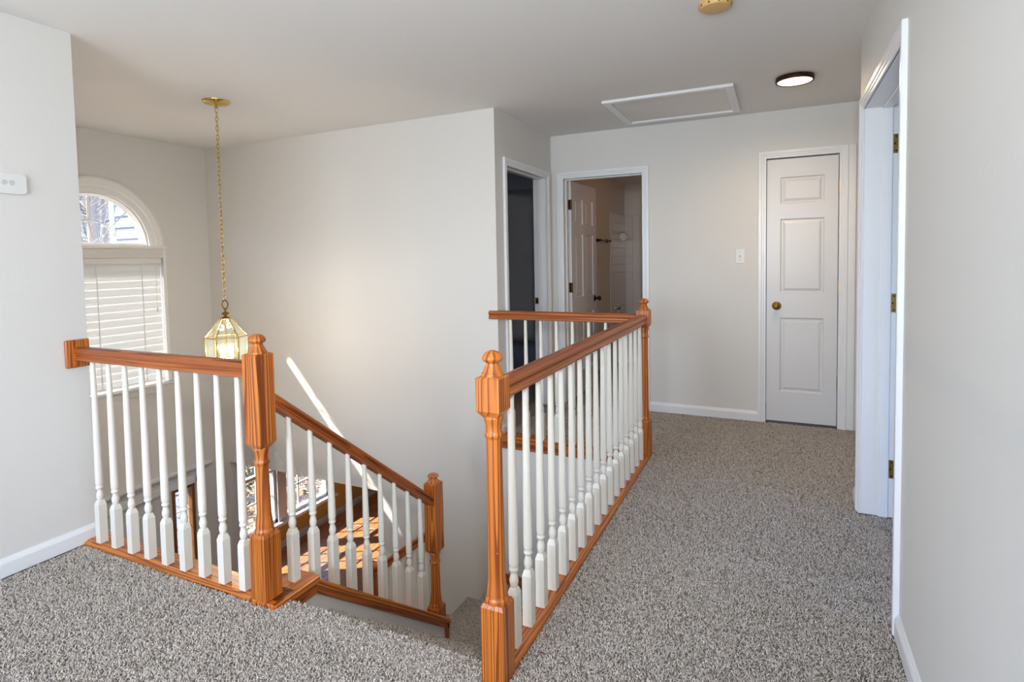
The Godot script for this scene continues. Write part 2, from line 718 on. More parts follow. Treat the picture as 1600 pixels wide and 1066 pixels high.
	run.call("baseboard_right_corner", V(RIGHT_X, 0, 3.375), V(RIGHT_X, 0, 3.454))
	run.call("baseboard_back", V(-0.138, 0, BACK_Z), V(-0.99, 0, BACK_Z))
	run.call("baseboard_landing", V(-1.865, 0, 3.838), V(-1.865, 0, 3.72))


# flat boards of a door surround on a wall across x (k = 0) or z (k = 2); out is the way the wall faces
func casing(n_: int, k: int, at: float, out: float, a0: float, a1: float, top: float, label: String, width := 0.057) -> void:
	# moulded section: [distance from the opening, depth off the wall]
	var sec := [[0.0, -0.001], [0.0, 0.008], [0.003, 0.0095], [width * 0.28, 0.0095], [width * 0.34, 0.0135], [width * 0.52, 0.0135], [width * 0.6, 0.018], [width - 0.003, 0.018], [width, 0.015], [width, -0.001]]
	var bits := []
	for s in [-1.0, 1.0]:
		var i := a0 if s < 0.0 else a1
		var poly := PackedVector2Array()
		for p in sec:
			if k == 0:
				poly.append(Vector2(at + out * p[1], i + s * p[0]))
			else:
				poly.append(Vector2(i + s * p[0], at - out * p[1]))
		var q := mb()
		q.slab(poly, 1, 0.0, top)
		bits.append(q)
	# head, mitred over the sides
	var hd := mb()
	var rings := []
	for s in [-1.0, 1.0]:
		var i := a0 if s < 0.0 else a1
		var foot := PackedVector3Array()
		var ring := PackedVector3Array()
		for p in sec:
			var y: float = top + p[0]
			var w: float = i + s * p[0]
			ring.append(V(at + out * p[1], y, w) if k == 0 else V(w, y, at - out * p[1]))
			foot.append(V(at + out * p[1], top, w) if k == 0 else V(w, top, at - out * p[1]))
		if s < 0.0:
			rings.append(foot)
			rings.append(ring)
		else:
			rings.append(ring)
			rings.append(foot)
	hd.loft(rings, false)
	var o := part("trim_%d" % n_, bits[0], M.trim_paint)
	tag(o, label, "trim", "", "structure")
	part("side_casing", bits[1], M.trim_paint, o)
	part("head_casing", hd, M.trim_paint, o)


func openings() -> void:
	# --- closet door
	casing(1, 2, BACK_Z, 1.0, -0.09, 0.4, 2.05, "white moulded surround of the narrow closet door")
	var q := mb()
	q.box(0.457, 0.507, 0, 2.106, BACK_Z - 0.012, BACK_Z + 0.001, 0.002)
	struct("trim_11", q, M.trim_paint)
	q = mb()
	q.box(-0.1, -0.09, 0, 2.05, BACK_Z - 0.005, BACK_Z + 0.12)
	q.box(0.4, 0.41, 0, 2.05, BACK_Z - 0.005, BACK_Z + 0.12)
	q.box(-0.1, 0.41, 2.05, 2.056, BACK_Z - 0.005, BACK_Z + 0.12)
	struct("trim_12", q, M.trim_paint)
	var d := door(1, 0.48, 2.022, [[0.094, 0.392, 0.233, 0.81], [0.094, 0.392, 1.001, 1.568], [0.094, 0.392, 1.684, 1.885]], "narrow white three panel closet door with brass knob", true)
	d.position = V(-0.085, 0.018, BACK_Z + 0.004)
	d.rotation.y = 0.0
	knob(d, Vector3(0.07, 0.9, 0.0), M.old_brass, 0.026)
	for y in [1.786, 1.055, 0.322]:
		hinge(d, Vector3(0.485, y, 0.004), M.old_brass)

	# --- bathroom door, swung in to the left
	casing(2, 2, BACK_Z, 1.0, -1.748, -1.046, 2.023, "white moulded surround of the bathroom doorway")
	q = mb()
	q.box(-1.761, -1.748, 0, 2.035, BACK_Z - 0.004, BACK_Z + 0.124, 0.002)
	q.box(-1.046, -1.033, 0, 2.035, BACK_Z - 0.004, BACK_Z + 0.124, 0.002)
	q.box(-1.761, -1.033, 2.023, 2.036, BACK_Z - 0.004, BACK_Z + 0.124, 0.002)
	q.box(-1.748, -1.738, 0, 2.023, BACK_Z + 0.05, BACK_Z + 0.085, 0.002)
	q.box(-1.056, -1.046, 0, 2.023, BACK_Z + 0.05, BACK_Z + 0.085, 0.002)
	q.box(-1.748, -1.046, 2.013, 2.023, BACK_Z + 0.05, BACK_Z + 0.085, 0.002)
	struct("trim_13", q, M.trim_paint)
	var six := []
	for c in [[0.1, 0.31], [0.39, 0.6]]:
		for r in [[0.22, 0.78], [0.93, 1.53], [1.62, 1.86]]:
			six.append([c[0], c[1], r[0], r[1]])
	d = door(2, 0.7, 2.005, six, "white six panel bathroom door standing open inward", true)
	d.position = V(-1.722, 0.014, BACK_Z + 0.125)
	d.rotation.y = deg_to_rad(88.0)
	knob(d, Vector3(0.635, 0.89, 0.0), M.dark_brass, 0.026)
	knob(d, Vector3(0.635, 0.89, -0.035), M.dark_brass, 0.026, -1.0)
	for y in [1.79, 1.03, 0.25]:
		var hb := mb()
		hb.hexa(Vector3(-0.002, y - 0.045, -0.034), Vector3(0.001, y + 0.045, -0.004), 0.0)
		hb.tube([Vector3(-0.006, y - 0.046, 0.005), Vector3(-0.006, y + 0.046, 0.005)], 0.006, 8)
		put("hinge", hb.mesh(), M.dark_brass, d)

	# --- dark bedroom doorway
	casing(3, 0, -1.865, 1.0, 3.895, 4.7, 2.023, "white moulded surround of the dark bedroom doorway")
	q = mb()
	q.box(-1.989, -1.861, 0, 2.035, 3.883, 3.895, 0.002)
	q.box(-1.989, -1.861, 0, 2.035, 4.7, 4.712, 0.002)
	q.box(-1.989, -1.861, 2.023, 2.036, 3.883, 4.712, 0.002)
	q.box(-1.945, -1.91, 0, 2.023, 4.69, 4.7, 0.002)
	q.box(-1.945, -1.91, 2.013, 2.023, 3.895, 4.7, 0.002)
	var jm := struct("trim_14", q, M.trim_paint)
	q = mb()
	q.box(-1.983, -1.952, 0.91, 0.967, 4.6985, 4.7, 0.0)
	part("strike_plate", q, M.old_brass, jm)
	q = mb()
	q.box(-1.974, -1.961, 0.925, 0.952, 4.698, 4.6987, 0.0)
	part("latch_hole", q, M.screw, jm)

	# --- doorway in the right wall
	casing(4, 0, RIGHT_X, -1.0, 2.315, 3.285, 2.02, "tall white moulded surround of the doorway in the right wall")
	q = mb()
	var rx := RIGHT_X + 0.155
	q.box(RIGHT_X - 0.004, rx + 0.004, 0, 2.035, 2.3, 2.315, 0.002)
	q.box(RIGHT_X - 0.004, rx + 0.004, 0, 2.035, 3.285, 3.301, 0.002)
	q.box(RIGHT_X - 0.004, rx + 0.004, 2.02, 2.036, 2.3, 3.301, 0.002)
	q.box(0.452, 0.494, 0, 2.02, 3.275, 3.285, 0.002)
	q.box(0.452, 0.494, 2.01, 2.02, 2.315, 3.285, 0.002)
	jm = struct("trim_15", q, M.trim_paint)
	for y in [1.84, 1.07, 0.245]:
		q = mb()
		q.box(0.497, 0.534, y - 0.046, y + 0.046, 3.283, 3.2855, 0.001)
		var lf := part("hinge_leaf", q, M.brass, jm)
		q = mb()
		for p in [[0.508, -0.034], [0.503, 0.0], [0.508, 0.034]]:
			q.box(p[0] - 0.0035, p[0] + 0.0035, y + p[1] - 0.0035, y + p[1] + 0.0035, 3.2815, 3.2832, 0.0)
		part("screws", q, M.screw, lf)
	# surround of the unseen window added behind the camera for fill
	q = mb()
	for s in [[-2.47, -2.4, 0.53, 2.17], [-0.2, -0.13, 0.53, 2.17], [-2.4, -0.2, 2.1, 2.17], [-2.4, -0.2, 0.53, 0.6]]:
		q.box(s[0], s[1], s[2], s[3], -2.2, -2.18, 0.003)
	struct("window_4", q, M.trim_paint)


# a panelled door leaf: hinge edge at x = 0 or w, front face at +z, back face at -0.035
func door(n_: int, w: float, h: float, panels: Array, label: String, front: bool) -> MeshInstance3D:
	var b := mb()
	var th := 0.035
	var xs := [0.0, w]
	var ys := [0.0, h]
	for p in panels:
		xs.append_array([p[0], p[1]])
		ys.append_array([p[2], p[3]])
	xs.sort()
	ys.sort()
	for i in xs.size() - 1:
		for j in ys.size() - 1:
			if xs[i + 1] - xs[i] < 0.001 or ys[j + 1] - ys[j] < 0.001:
				continue
			var c := Vector2((xs[i] + xs[i + 1]) / 2.0, (ys[j] + ys[j + 1]) / 2.0)
			var inside := false
			for p in panels:
				inside = inside or (c.x > p[0] and c.x < p[1] and c.y > p[2] and c.y < p[3])
			if not inside:
				b.hexa(Vector3(xs[i], ys[j], -th), Vector3(xs[i + 1], ys[j + 1], 0.0), 0.0)
	var o := MeshInstance3D.new()
	o.mesh = b.mesh()
	o.material_override = M.door_paint
	o.name = "door_%d" % n_
	add_child(o)
	tag(o, label, "door", "", "structure")
	for p in panels:
		var q := mb()
		for s in [1.0, -1.0]:
			var face := 0.0 if s > 0.0 else -th
			var lv := [[0.0, 0.0], [0.009, -0.011], [0.017, -0.011], [0.036, -0.003]]
			var rings := []
			for e in lv:
				var z: float = face + s * e[1]
				rings.append([Vector3(p[0] + e[0], p[2] + e[0], z), Vector3(p[1] - e[0], p[2] + e[0], z), Vector3(p[1] - e[0], p[3] - e[0], z), Vector3(p[0] + e[0], p[3] - e[0], z)])
			for i in rings.size() - 1:
				for j in 4:
					q.quad(rings[i][j], rings[i][(j + 1) % 4], rings[i + 1][(j + 1) % 4], rings[i + 1][j], Vector3(0, 0, s))
			var r: Array = rings[-1]
			q.quad(r[0], r[1], r[2], r[3], Vector3(0, 0, s))
		put("panel", q.mesh(), M.door_paint, o)
	return o


func knob(d: Node3D, at: Vector3, m: Material, r: float, s := 1.0) -> void:
	var prof := [[0.033, 0.0], [0.033, 0.004], [0.028, 0.008], [0.013, 0.011], [0.01, 0.02], [0.012, 0.03], [r * 0.8, 0.038], [r, 0.048], [r * 0.93, 0.058], [r * 0.6, 0.065], [0.001, 0.067]]
	var q := mb()
	q.lathe(Vector3.ZERO, prof, 20)
	var o := put("knob", q.mesh(), m, d, at)
	o.rotation.x = PI / 2 * s


func hinge(d: Node3D, at: Vector3, m: Material) -> void:
	var q := mb()
	q.tube([Vector3(0, -0.045, 0), Vector3(0, 0.045, 0)], 0.006, 10)
	q.lathe(Vector3(0, 0.045, 0), [[0.007, 0.0], [0.007, 0.004], [0.001, 0.008]], 8)
	put("hinge", q.mesh(), m, d, at)


# ---------------------------------------------------------------- stairs

func stairs() -> void:
	var t := thing("carpeted_staircase", V(-1.3, -2.775, 2.9), "grey carpeted staircase turning at a landing below the hall", "stairs")
	# top nosing of the upper floor
	var q := mb()
	q.slab(PackedVector2Array([Vector2(1.45, -0.001), Vector2(1.558, -0.001), Vector2(1.575, -0.006), Vector2(1.582, -0.018), Vector2(1.575, -0.035), Vector2(1.558, -0.045), Vector2(1.558, -0.3), Vector2(1.45, -0.3)]), 0, -1.755, -0.835)
	part("nosing", q, M.carpet, get_node("floor"))
	for k in range(1, 6):
		# the nosing looks up the flight, so each step is a run that falls away from the camera
		var zn := 1.57 + 0.24 * k
		q = mb()
		var y := -0.185 * k
		q.slab(PackedVector2Array([Vector2(zn - 0.25, y), Vector2(zn - 0.012, y), Vector2(zn + 0.005, y - 0.006), Vector2(zn + 0.012, y - 0.018), Vector2(zn + 0.005, y - 0.035), Vector2(zn - 0.014, y - 0.045), Vector2(zn - 0.014, y - 0.36), Vector2(zn - 0.25, y - 0.36)]), 0, -1.755, -0.762)
		part("step", q, M.carpet, t)
	q = mb()
	q.box(-1.93, -0.762, -1.4, -1.11, 2.76, STAIR_Z - 0.002)
	q.slab(PackedVector2Array([Vector2(-1.92, -1.11), Vector2(-1.935, -1.116), Vector2(-1.942, -1.128), Vector2(-1.935, -1.145), Vector2(-1.92, -1.155)]), 2, 2.76, STAIR_Z - 0.002)
	part("landing", q, M.carpet, t)
	for k in range(1, 9):
		var xn := -1.94 - 0.235 * k
		var y := -1.11 - 0.185 * k
		q = mb()
		q.slab(PackedVector2Array([Vector2(xn + 0.265, y), Vector2(xn + 0.012, y), Vector2(xn - 0.005, y - 0.006), Vector2(xn - 0.012, y - 0.018), Vector2(xn - 0.005, y - 0.035), Vector2(xn + 0.014, y - 0.045), Vector2(xn + 0.014, maxf(y - 0.36, LOW)), Vector2(xn + 0.265, maxf(y - 0.36, LOW))]), 2, 2.74, STAIR_Z - 0.002)
		part("step", q, M.carpet, t)
	# skirt board where the landing meets the stair wall
	q = mb()
	q.box(-1.93, -0.77, -1.11, -1.03, STAIR_Z - 0.016, STAIR_Z - 0.001, 0.003, 0)
	part("skirt_board", q, M.rail_wood, t)


# ---------------------------------------------------------------- balustrades

const RAIL := [[-0.024, 0.0], [-0.03, 0.004], [-0.03, 0.013], [-0.0235, 0.02], [-0.0225, 0.028], [-0.027, 0.034], [-0.0315, 0.041], [-0.0315, 0.05], [-0.027, 0.057], [-0.016, 0.0615], [0.0, 0.063], [0.016, 0.0615], [0.027, 0.057], [0.0315, 0.05], [0.0315, 0.041], [0.027, 0.034], [0.0225, 0.028], [0.0235, 0.02], [0.03, 0.013], [0.03, 0.004], [0.024, 0.0]]


func baluster_mesh(h: float, sq: float, b0 := 0.0) -> ArrayMesh:
	var q := mb()
	# square foot with a pyramid shoulder, vase, collar and a long tapering shaft
	q.squares(Vector3.ZERO, [[0.0175, b0], [0.0175, sq - 0.006], [0.012, sq + 0.013], [0.0105, sq + 0.015]])
	var y := sq + 0.012
	q.lathe(Vector3.ZERO, [[0.0105, y], [0.013, y + 0.01], [0.0155, y + 0.022], [0.015, y + 0.032], [0.0115, y + 0.045], [0.0105, y + 0.052], [0.0112, y + 0.056], [0.0152, y + 0.059], [0.0158, y + 0.064], [0.0152, y + 0.069], [0.0125, y + 0.072], [0.0148, y + 0.077], [0.0162, y + 0.085], [0.0163, y + 0.12], [lerpf(0.0163, 0.0108, 0.5), (y + 0.12 + h) / 2.0], [0.0105, h]], 14)
	return q.mesh()


# y: base, top of base block, bottom of upper block, top of upper block, top of finial
func newel(parent: Node3D, x: float, z: float, y: Array, called := "newel_post") -> void:
	var c := V(x, 0, z)
	var h := 0.0395
	var q := mb()
	q.us = Vector2(9.0, 0.9)
	q.squares(c, [[h, y[0]], [h, y[1] - 0.012], [h - 0.006, y[1]]])
	var o := part(called, q, M.wood, parent)
	q = mb()
	q.squares(c, [[0.022, y[2]], [h, y[2] + 0.024], [h, y[3] - 0.005], [h - 0.005, y[3]]])
	part("upper_block", q, M.wood, o)
	q = mb()
	var a: float = y[1]
	var b: float = y[2] + 0.008
	q.lathe(c, [[0.036, a - 0.002], [0.0375, a + 0.006], [0.036, a + 0.014], [0.031, a + 0.017], [0.0335, a + 0.026], [0.031, a + 0.045], [0.0275, a + 0.075], [0.0255, lerpf(a, b, 0.6)], [0.0245, b - 0.075], [0.026, b - 0.07], [0.0295, b - 0.066], [0.0305, b - 0.06], [0.029, b - 0.054], [0.025, b - 0.05], [0.0255, b - 0.03], [0.029, b - 0.018], [0.031, b - 0.01], [0.0305, b - 0.004], [0.026, b]], 24)
	part("turned_shaft", q, M.wood, o)
	q = mb()
	var t: float = y[3]
	var k: float = (y[4] - y[3]) / 0.077
	q.lathe(c, [[0.035, t - 0.002], [0.0355, t + 0.004 * k], [0.034, t + 0.009 * k], [0.03, t + 0.011 * k], [0.0275, t + 0.02 * k], [0.022, t + 0.03 * k], [0.0195, t + 0.037 * k], [0.021, t + 0.041 * k], [0.029, t + 0.045 * k], [0.0325, t + 0.051 * k], [0.032, t + 0.057 * k], [0.027, t + 0.066 * k], [0.018, t + 0.073 * k], [0.008, t + 0.0765 * k], [0.0005, t + 0.077 * k]], 24)
	part("finial", q, M.wood, o)


func railings() -> void:
	var whole := baluster_mesh(0.885, 0.205, 0.018)
	# --- left balustrade, from the rosette on the left wall to the newel at the stair head
	var t := thing("balustrade", V(-2.4, 0, 1.54), "oak balustrade with nine white balusters ending at rosette on left wall", "balustrade")
	var q := mb()
	q.box(-2.998, -1.742, -0.02, 0.016, 1.525, 1.615, 0.003, 0)
	q.sweep([[-0.01, -0.02], [0.007, -0.02], [0.01, -0.012], [0.01, 0.003], [0.006, 0.01], [-0.002, 0.013], [-0.01, 0.013]], V(-2.998, 0, 1.519), V(-1.742, 0, 1.519))
	part("base_rail", q, M.wood, t)
	for i in 9:
		put("baluster", whole, M.baluster_paint, t, V(-2.893 + 0.1205 * i, 0, 1.54) - t.position)
	q = mb()
	q.us = Vector2(8.0, 0.9)
	q.sweep(RAIL, V(-2.985, 0.88, 1.54), V(-1.85, 0.88, 1.54))
	part("handrail", q, M.rail_wood, t)
	q = mb()
	q.box(-2.999, -2.98, 0.848, 0.978, 1.478, 1.579, 0.004, 1)
	part("rosette", q, M.wood, t)
	newel(t, -1.813, 1.542, [0.0, 0.275, 0.605, 0.975, 1.05])

	# --- balustrade of the upper flight
	t = thing("stair_balustrade", V(-1.8, -0.4, 2.2), "oak sloping balustrade with white balusters falling along the upper flight", "balustrade")
	var wall := mb()
	wall.slab(PackedVector2Array([Vector2(1.6, -0.012), Vector2(1.725, -0.012), Vector2(2.73, -0.786), Vector2(2.73, LOW), Vector2(1.6, LOW)]), 0, -1.838, -1.756)
	struct("wall_knee", wall, M.wall_paint, "low white sloping wall beside the upper flight", "wall")
	q = mb()
	# cap: level at the top, then down the slope, then the upright end trim
	q.box(-1.868, -1.725, -0.012, 0.016, 1.5, 1.738, 0.004, 2)
	q.sweep([[-0.0665, -0.03], [-0.0665, -0.004], [-0.0625, 0.0], [0.0625, 0.0], [0.0665, -0.004], [0.0665, -0.03]], V(-1.8015, 0.012, 1.72), V(-1.8015, -0.785, 2.757))
	part("sloping_cap", q, M.wood, t)
	q = mb()
	q.sweep([[-0.007, -0.05], [-0.007, 0.0], [0.007, 0.0], [0.007, -0.046], [0.003, -0.05]], V(-1.749, -0.012, 1.73), V(-1.749, -0.797, 2.752))
	q.box(-1.756, -1.742, -0.062, -0.012, 1.56, 1.74, 0.0, 2)
	q.box(-1.756, -1.742, -0.98, -0.79, 2.718, 2.752, 0.002, 1)
	q.box(-1.84, -1.742, -1.1, -0.8, 2.735, 2.752, 0.002, 1)
	part("apron_trim", q, M.rail_wood, t)
	var cap := func(z: float) -> float:
		return 0.014 if z < 1.73 else 0.008 - 0.7704 * (z - 1.73)
	for i in 9:
		var z := 1.668 + 0.1125 * i
		var top := 0.705 - 0.77 * (z - 1.663)
		var foot: float = cap.call(z)
		put("baluster", baluster_mesh(top - foot, 0.205 - 0.0, -0.02), M.baluster_paint, t, V(-1.8, foot, z) - t.position)
	q = mb()
	q.us = Vector2(8.0, 0.9)
	q.sweep(RAIL, V(-1.8, 0.755, 1.585), V(-1.8, 0.755 - 0.775 * 1.085, 2.67))
	part("handrail", q, M.rail_wood, t)
	newel(t, -1.8, 2.705, [-0.8, -0.685, -0.375, 0.043, 0.0935])

	# --- balustrade of the lower flight, seen between the white balusters
	t = thing("lower_balustrade", V(-2.0, -1.1, 2.72), "short dark oak balustrade turning down the lower flight below", "balustrade")
	q = mb()
	q.us = Vector2(8.0, 0.9)
	q.sweep(RAIL, V(-1.83, -0.3, 2.72), V(-2.26, -0.63, 2.72))
	part("handrail", q, M.rail_wood, t)
	q = mb()
	q.squares(V(-2.275, 0, 2.72), [[0.04, -1.6], [0.04, -0.56], [0.03, -0.55]])
	part("newel_post", q, M.rail_wood, t)
	for x in [-1.9, -1.99, -2.08, -2.17]:
		var top: float = -0.3 + 0.767 * (x + 1.83)
		var foot := -1.115 if x > -1.94 else -1.3
		if x < -2.16:
			foot = -1.3
		put("baluster", baluster_mesh(top - foot, 0.2), M.baluster_paint, t, V(x, foot, 2.765) - t.position)
	q = mb()
	q.slab(PackedVector2Array([Vector2(-1.842, LOW), Vector2(-1.842, -1.12), Vector2(-1.95, -1.12), Vector2(-4.0, -2.72), Vector2(-4.0, LOW)]), 2, 2.68, 2.735)
	struct("wall_knee_lower", q, M.wall_paint)

	# --- right balustrade along the hall
	t = thing("hall_balustrade", V(-0.8, 0, 2.6), "oak balustrade with seventeen white balusters along the hall", "balustrade")
	q = mb()
	q.box(-0.862, -0.775, -0.02, 0.016, 1.578, 3.75, 0.003, 2)
	q.sweep([[-0.01, -0.02], [0.007, -0.02], [0.01, -0.012], [0.01, 0.003], [0.006, 0.01], [-0.002, 0.013], [-0.01, 0.013]], V(-0.773, 0, 1.578), V(-0.773, 0, 3.755))
	part("base_rail", q, M.wood, t)
	q = mb()
	q.box(-0.858, -0.844, -0.1, -0.01, 1.58, 3.7, 0.003, 2)
	part("apron_trim", q, M.rail_wood, t)
	for i in 17:
		put("baluster", whole, M.baluster_paint, t, V(-0.8, 0, 1.672 + 0.1198 * i) - t.position)
	q = mb()
	q.us = Vector2(8.0, 0.9)
	q.sweep(RAIL, V(-0.8, 0.88, 1.575), V(-0.8, 0.88, 3.68))
	part("handrail", q, M.rail_wood, t)
	newel(t, -0.797, 1.541, [-0.02, 0.25, 0.832, 0.962, 1.04])
	newel(t, -0.797, 3.708, [-0.02, 0.25, 0.85, 0.972, 1.046])

	# --- rear balustrade across the landing
	t = thing("rear_balustrade", V(-1.35, 0, 3.71), "short oak balustrade with white balusters before the bathroom and bedroom doorways", "balustrade")
	q = mb()
	q.box(-1.863, -0.84, -0.02, 0.018, 3.688, 3.79, 0.003, 0)
	part("base_rail", q, M.wood, t)
	q = mb()
	q.box(-1.863, -0.86, -0.075, -0.015, 3.692, 3.706, 0.003, 0)
	part("apron_trim", q, M.rail_wood, t)
	for i in 8:
		put("baluster", whole, M.baluster_paint, t, V(-1.768 + 0.1183 * i, 0, 3.72) - t.position)
	q = mb()
	q.us = Vector2(8.0, 0.9)
	q.sweep(RAIL, V(-0.836, 0.88, 3.715), V(-1.863, 0.88, 3.715))
	q.sweep([[-0.0315, 0.0], [-0.009, 0.0], [-0.009, 0.062], [-0.016, 0.0615], [-0.027, 0.057], [-0.0315, 0.05], [-0.0315, 0.041], [-0.025, 0.03], [-0.03, 0.013]].map(func(p): return [-p[0], p[1]]), V(-1.93, 0.88, 3.715), V(-1.863, 0.88, 3.715))
	part("handrail", q, M.rail_wood, t)


# ---------------------------------------------------------------- the front of the house

const ARCH_Z := 2.708
const ARCH_Y := 1.49
const GLASS_R := 0.44


func facade() -> void:
	var x0 := FRONT_X - 0.15
	var x1 := FRONT_X
	var zl := ARCH_Z - 0.54
	var zr := ARCH_Z + 0.54
	var b := mb()
	b.box(x0, x1, LOW, CEIL, 1.58, 2.1)
	b.box(x0, x1, -0.72, CEIL, 2.1, zl)
	b.box(x0, x1, LOW, CEIL, 3.45, STAIR_Z)
	b.box(x0, x1, -0.72, CEIL, zr, 3.45)
	b.box(x0, x1, -0.72, 0.27, zl, zr)
	b.box(x0, x1, 1.385, ARCH_Y, zl, zr)
	b.box(x0, x1, LOW, -0.72, 3.17, 3.23)
	# round the half-round window
	var poly := PackedVector2Array([Vector2(zl, ARCH_Y), Vector2(zl, CEIL), Vector2(zr, CEIL), Vector2(zr, ARCH_Y)])
	for k in 25:
		var a := PI * k / 24.0
		poly.append(Vector2(ARCH_Z + cos(a) * GLASS_R, ARCH_Y + sin(a) * GLASS_R))
	b.slab(poly, 0, x0, x1)
	struct("wall_front", b, M.wall_paint, "tall foyer wall with a half-round window over a blind", "wall")

	# --- half-round window
	var rings := []
	for k in 33:
		var a := PI * k / 32.0
		var d := Vector3(0, sin(a), -cos(a))
		var c := V(0, ARCH_Y, ARCH_Z)
		var ring := PackedVector3Array()
		for p in [[0.425, 0.0], [0.425, 0.012], [0.445, 0.016], [0.475, 0.018], [0.485, 0.024], [0.53, 0.026], [0.548, 0.02], [0.552, 0.0]]:
			ring.append(c + d * p[0] + Vector3(FRONT_X + p[1], 0, 0))
		rings.append(ring)
	var q := mb()
	q.loft(rings, false)
	var w := struct("window_1", q, M.vinyl, "half-round window with cream moulded arch and fan grille", "window")
	# sash ring, sill bar and fan grille
	q = mb()
	rings = []
	for k in 33:
		var a := PI * k / 32.0
		var d := Vector3(0, sin(a), -cos(a))
		var c := V(0, ARCH_Y, ARCH_Z)
		var ring := PackedVector3Array()
		for p in [[0.405, -0.085], [0.405, -0.045], [0.415, -0.012], [0.445, -0.012], [0.445, -0.085]]:
			ring.append(c + d * p[0] + Vector3(FRONT_X + p[1], 0, 0))
		rings.append(ring)
	q.loft(rings, false)
	q.box(FRONT_X - 0.085, FRONT_X - 0.02, ARCH_Y - 0.002, ARCH_Y + 0.02, ARCH_Z - 0.42, ARCH_Z + 0.42, 0.003)
	part("sash", q, M.vinyl, w)
	q = mb()
	var pts := []
	for k in 25:
		var a := PI * k / 24.0
		pts.append(V(FRONT_X - 0.058, ARCH_Y + sin(a) * 0.2, ARCH_Z + cos(a) * 0.2))
	q.tube(pts, 0.0055, 6)
	for a in [PI / 4.0, PI / 2.0, PI * 0.75]:
		q.tube([V(FRONT_X - 0.058, ARCH_Y + sin(a) * 0.2, ARCH_Z + cos(a) * 0.2), V(FRONT_X - 0.058, ARCH_Y + sin(a) * 0.41, ARCH_Z + cos(a) * 0.41)], 0.0055, 6)
	part("fan_grille", q, M.vinyl, w)
	q = mb()
	poly = PackedVector2Array()
	for k in 25:
		var a := PI * k / 24.0
		poly.append(Vector2(ARCH_Z + cos(a) * 0.41, ARCH_Y + sin(a) * 0.41))
	q.slab(poly, 0, FRONT_X - 0.07, FRONT_X - 0.066)
	part("pane", q, M.glass, w)
	q = mb()
	q.box(FRONT_X - 0.001, FRONT_X + 0.03, 1.465, ARCH_Y, ARCH_Z - 0.57, ARCH_Z + 0.57, 0.004)
	part("stool", q, M.vinyl, w)

	# --- window below with its blind
	q = mb()
	for s in [[0.27, 0.3, -0.54, 0.54], [1.35, 1.385, -0.54, 0.54], [0.3, 1.35, -0.54, -0.5], [0.3, 1.35, 0.5, 0.54]]:
		q.box(FRONT_X - 0.13, FRONT_X - 0.07, s[0], s[1], ARCH_Z + s[2], ARCH_Z + s[3], 0.004)
	w = struct("window_2", q, M.vinyl, "tall window covered by a white slatted blind", "window")
	q = mb()
	q.box(FRONT_X - 0.105, FRONT_X - 0.1, 0.3, 1.35, ARCH_Z - 0.5, ARCH_Z + 0.5)
	part("pane", q, M.glass, w)
	q = mb()
	q.box(FRONT_X - 0.001, FRONT_X + 0.022, 0.29, 1.465, ARCH_Z + 0.538, ARCH_Z + 0.562, 0.003)
	q.box(FRONT_X - 0.001, FRONT_X + 0.022, 0.29, 1.465, ARCH_Z - 0.562, ARCH_Z - 0.538, 0.003)
	part("side_casing", q, M.vinyl, w)
	q = mb()
	q.box(FRONT_X - 0.001, FRONT_X + 0.014, 1.385, 1.465, ARCH_Z - 0.562, ARCH_Z + 0.562, 0.003)
	part("head_casing", q, M.wall_paint, w)
	q = mb()
	q.box(FRONT_X - 0.1, FRONT_X + 0.045, 0.262, 0.282, ARCH_Z - 0.6, ARCH_Z + 0.6, 0.004)
	q.box(FRONT_X, FRONT_X + 0.014, 0.2, 0.262, ARCH_Z - 0.57, ARCH_Z + 0.57, 0.003)
	part("sill", q, M.wall_paint, w)
	var bl := thing("window_blind", V(FRONT_X - 0.02, 0.3, ARCH_Z), "white horizontal slatted blind hanging in the foyer window", "blind")
	q = mb()
	q.box(FRONT_X - 0.055, FRONT_X + 0.008, 1.335, 1.385, ARCH_Z - 0.53, ARCH_Z + 0.53, 0.004)
	part("head_rail", q, M.slat, bl)
	q = mb()
	q.box(FRONT_X - 0.045, FRONT_X - 0.01, 0.3, 0.315, ARCH_Z - 0.525, ARCH_Z + 0.525, 0.004)
	part("bottom_rail", q, M.slat, bl)
	var sm := mb()
	var ring := []
	for z in [-0.525, 0.525]:
		var r := PackedVector3Array()
		for p in [[-0.04, 0.0], [-0.02, 0.006], [0.0, 0.008], [0.02, 0.006], [0.04, 0.0], [0.02, 0.003], [0.0, 0.005], [-0.02, 0.003]]:
			r.append(Vector3(p[0], p[1], z))
		ring.append(r)
	sm.loft(ring, false)
	var slat := sm.mesh()
	for i in 16:
		var o := put("slat", slat, M.slat, bl, V(FRONT_X - 0.024, 0.345 + 0.0635 * i, ARCH_Z) - bl.position)
		o.rotation.z = deg_to_rad(-79.0)
	for z in [-0.36, 0.0, 0.36]:
		q = mb()
		q.box(FRONT_X - 0.006, FRONT_X - 0.004, 0.31, 1.34, ARCH_Z + z - 0.004, ARCH_Z + z + 0.004)
		part("ladder_tape", q, M.slat, bl)
	q = mb()
	q.tube([V(FRONT_X + 0.012, 1.34, ARCH_Z + 0.47), V(FRONT_X + 0.012, 0.95, ARCH_Z + 0.47)], 0.002, 6)
	q.lathe(V(FRONT_X + 0.012, 0.91, ARCH_Z + 0.47), [[0.007, 0.0], [0.007, 0.03], [0.002, 0.04]], 8)
	part("pull_cord", q, M.slat, bl)

	# --- front door and its sidelight below
	q = mb()
	q.box(FRONT_X - 0.002, FRONT_X + 0.02, LOW, -0.66, 2.03, 2.1, 0.003)
	q.box(FRONT_X - 0.002, FRONT_X + 0.02, LOW, -0.66, 3.45, 3.52, 0.003)
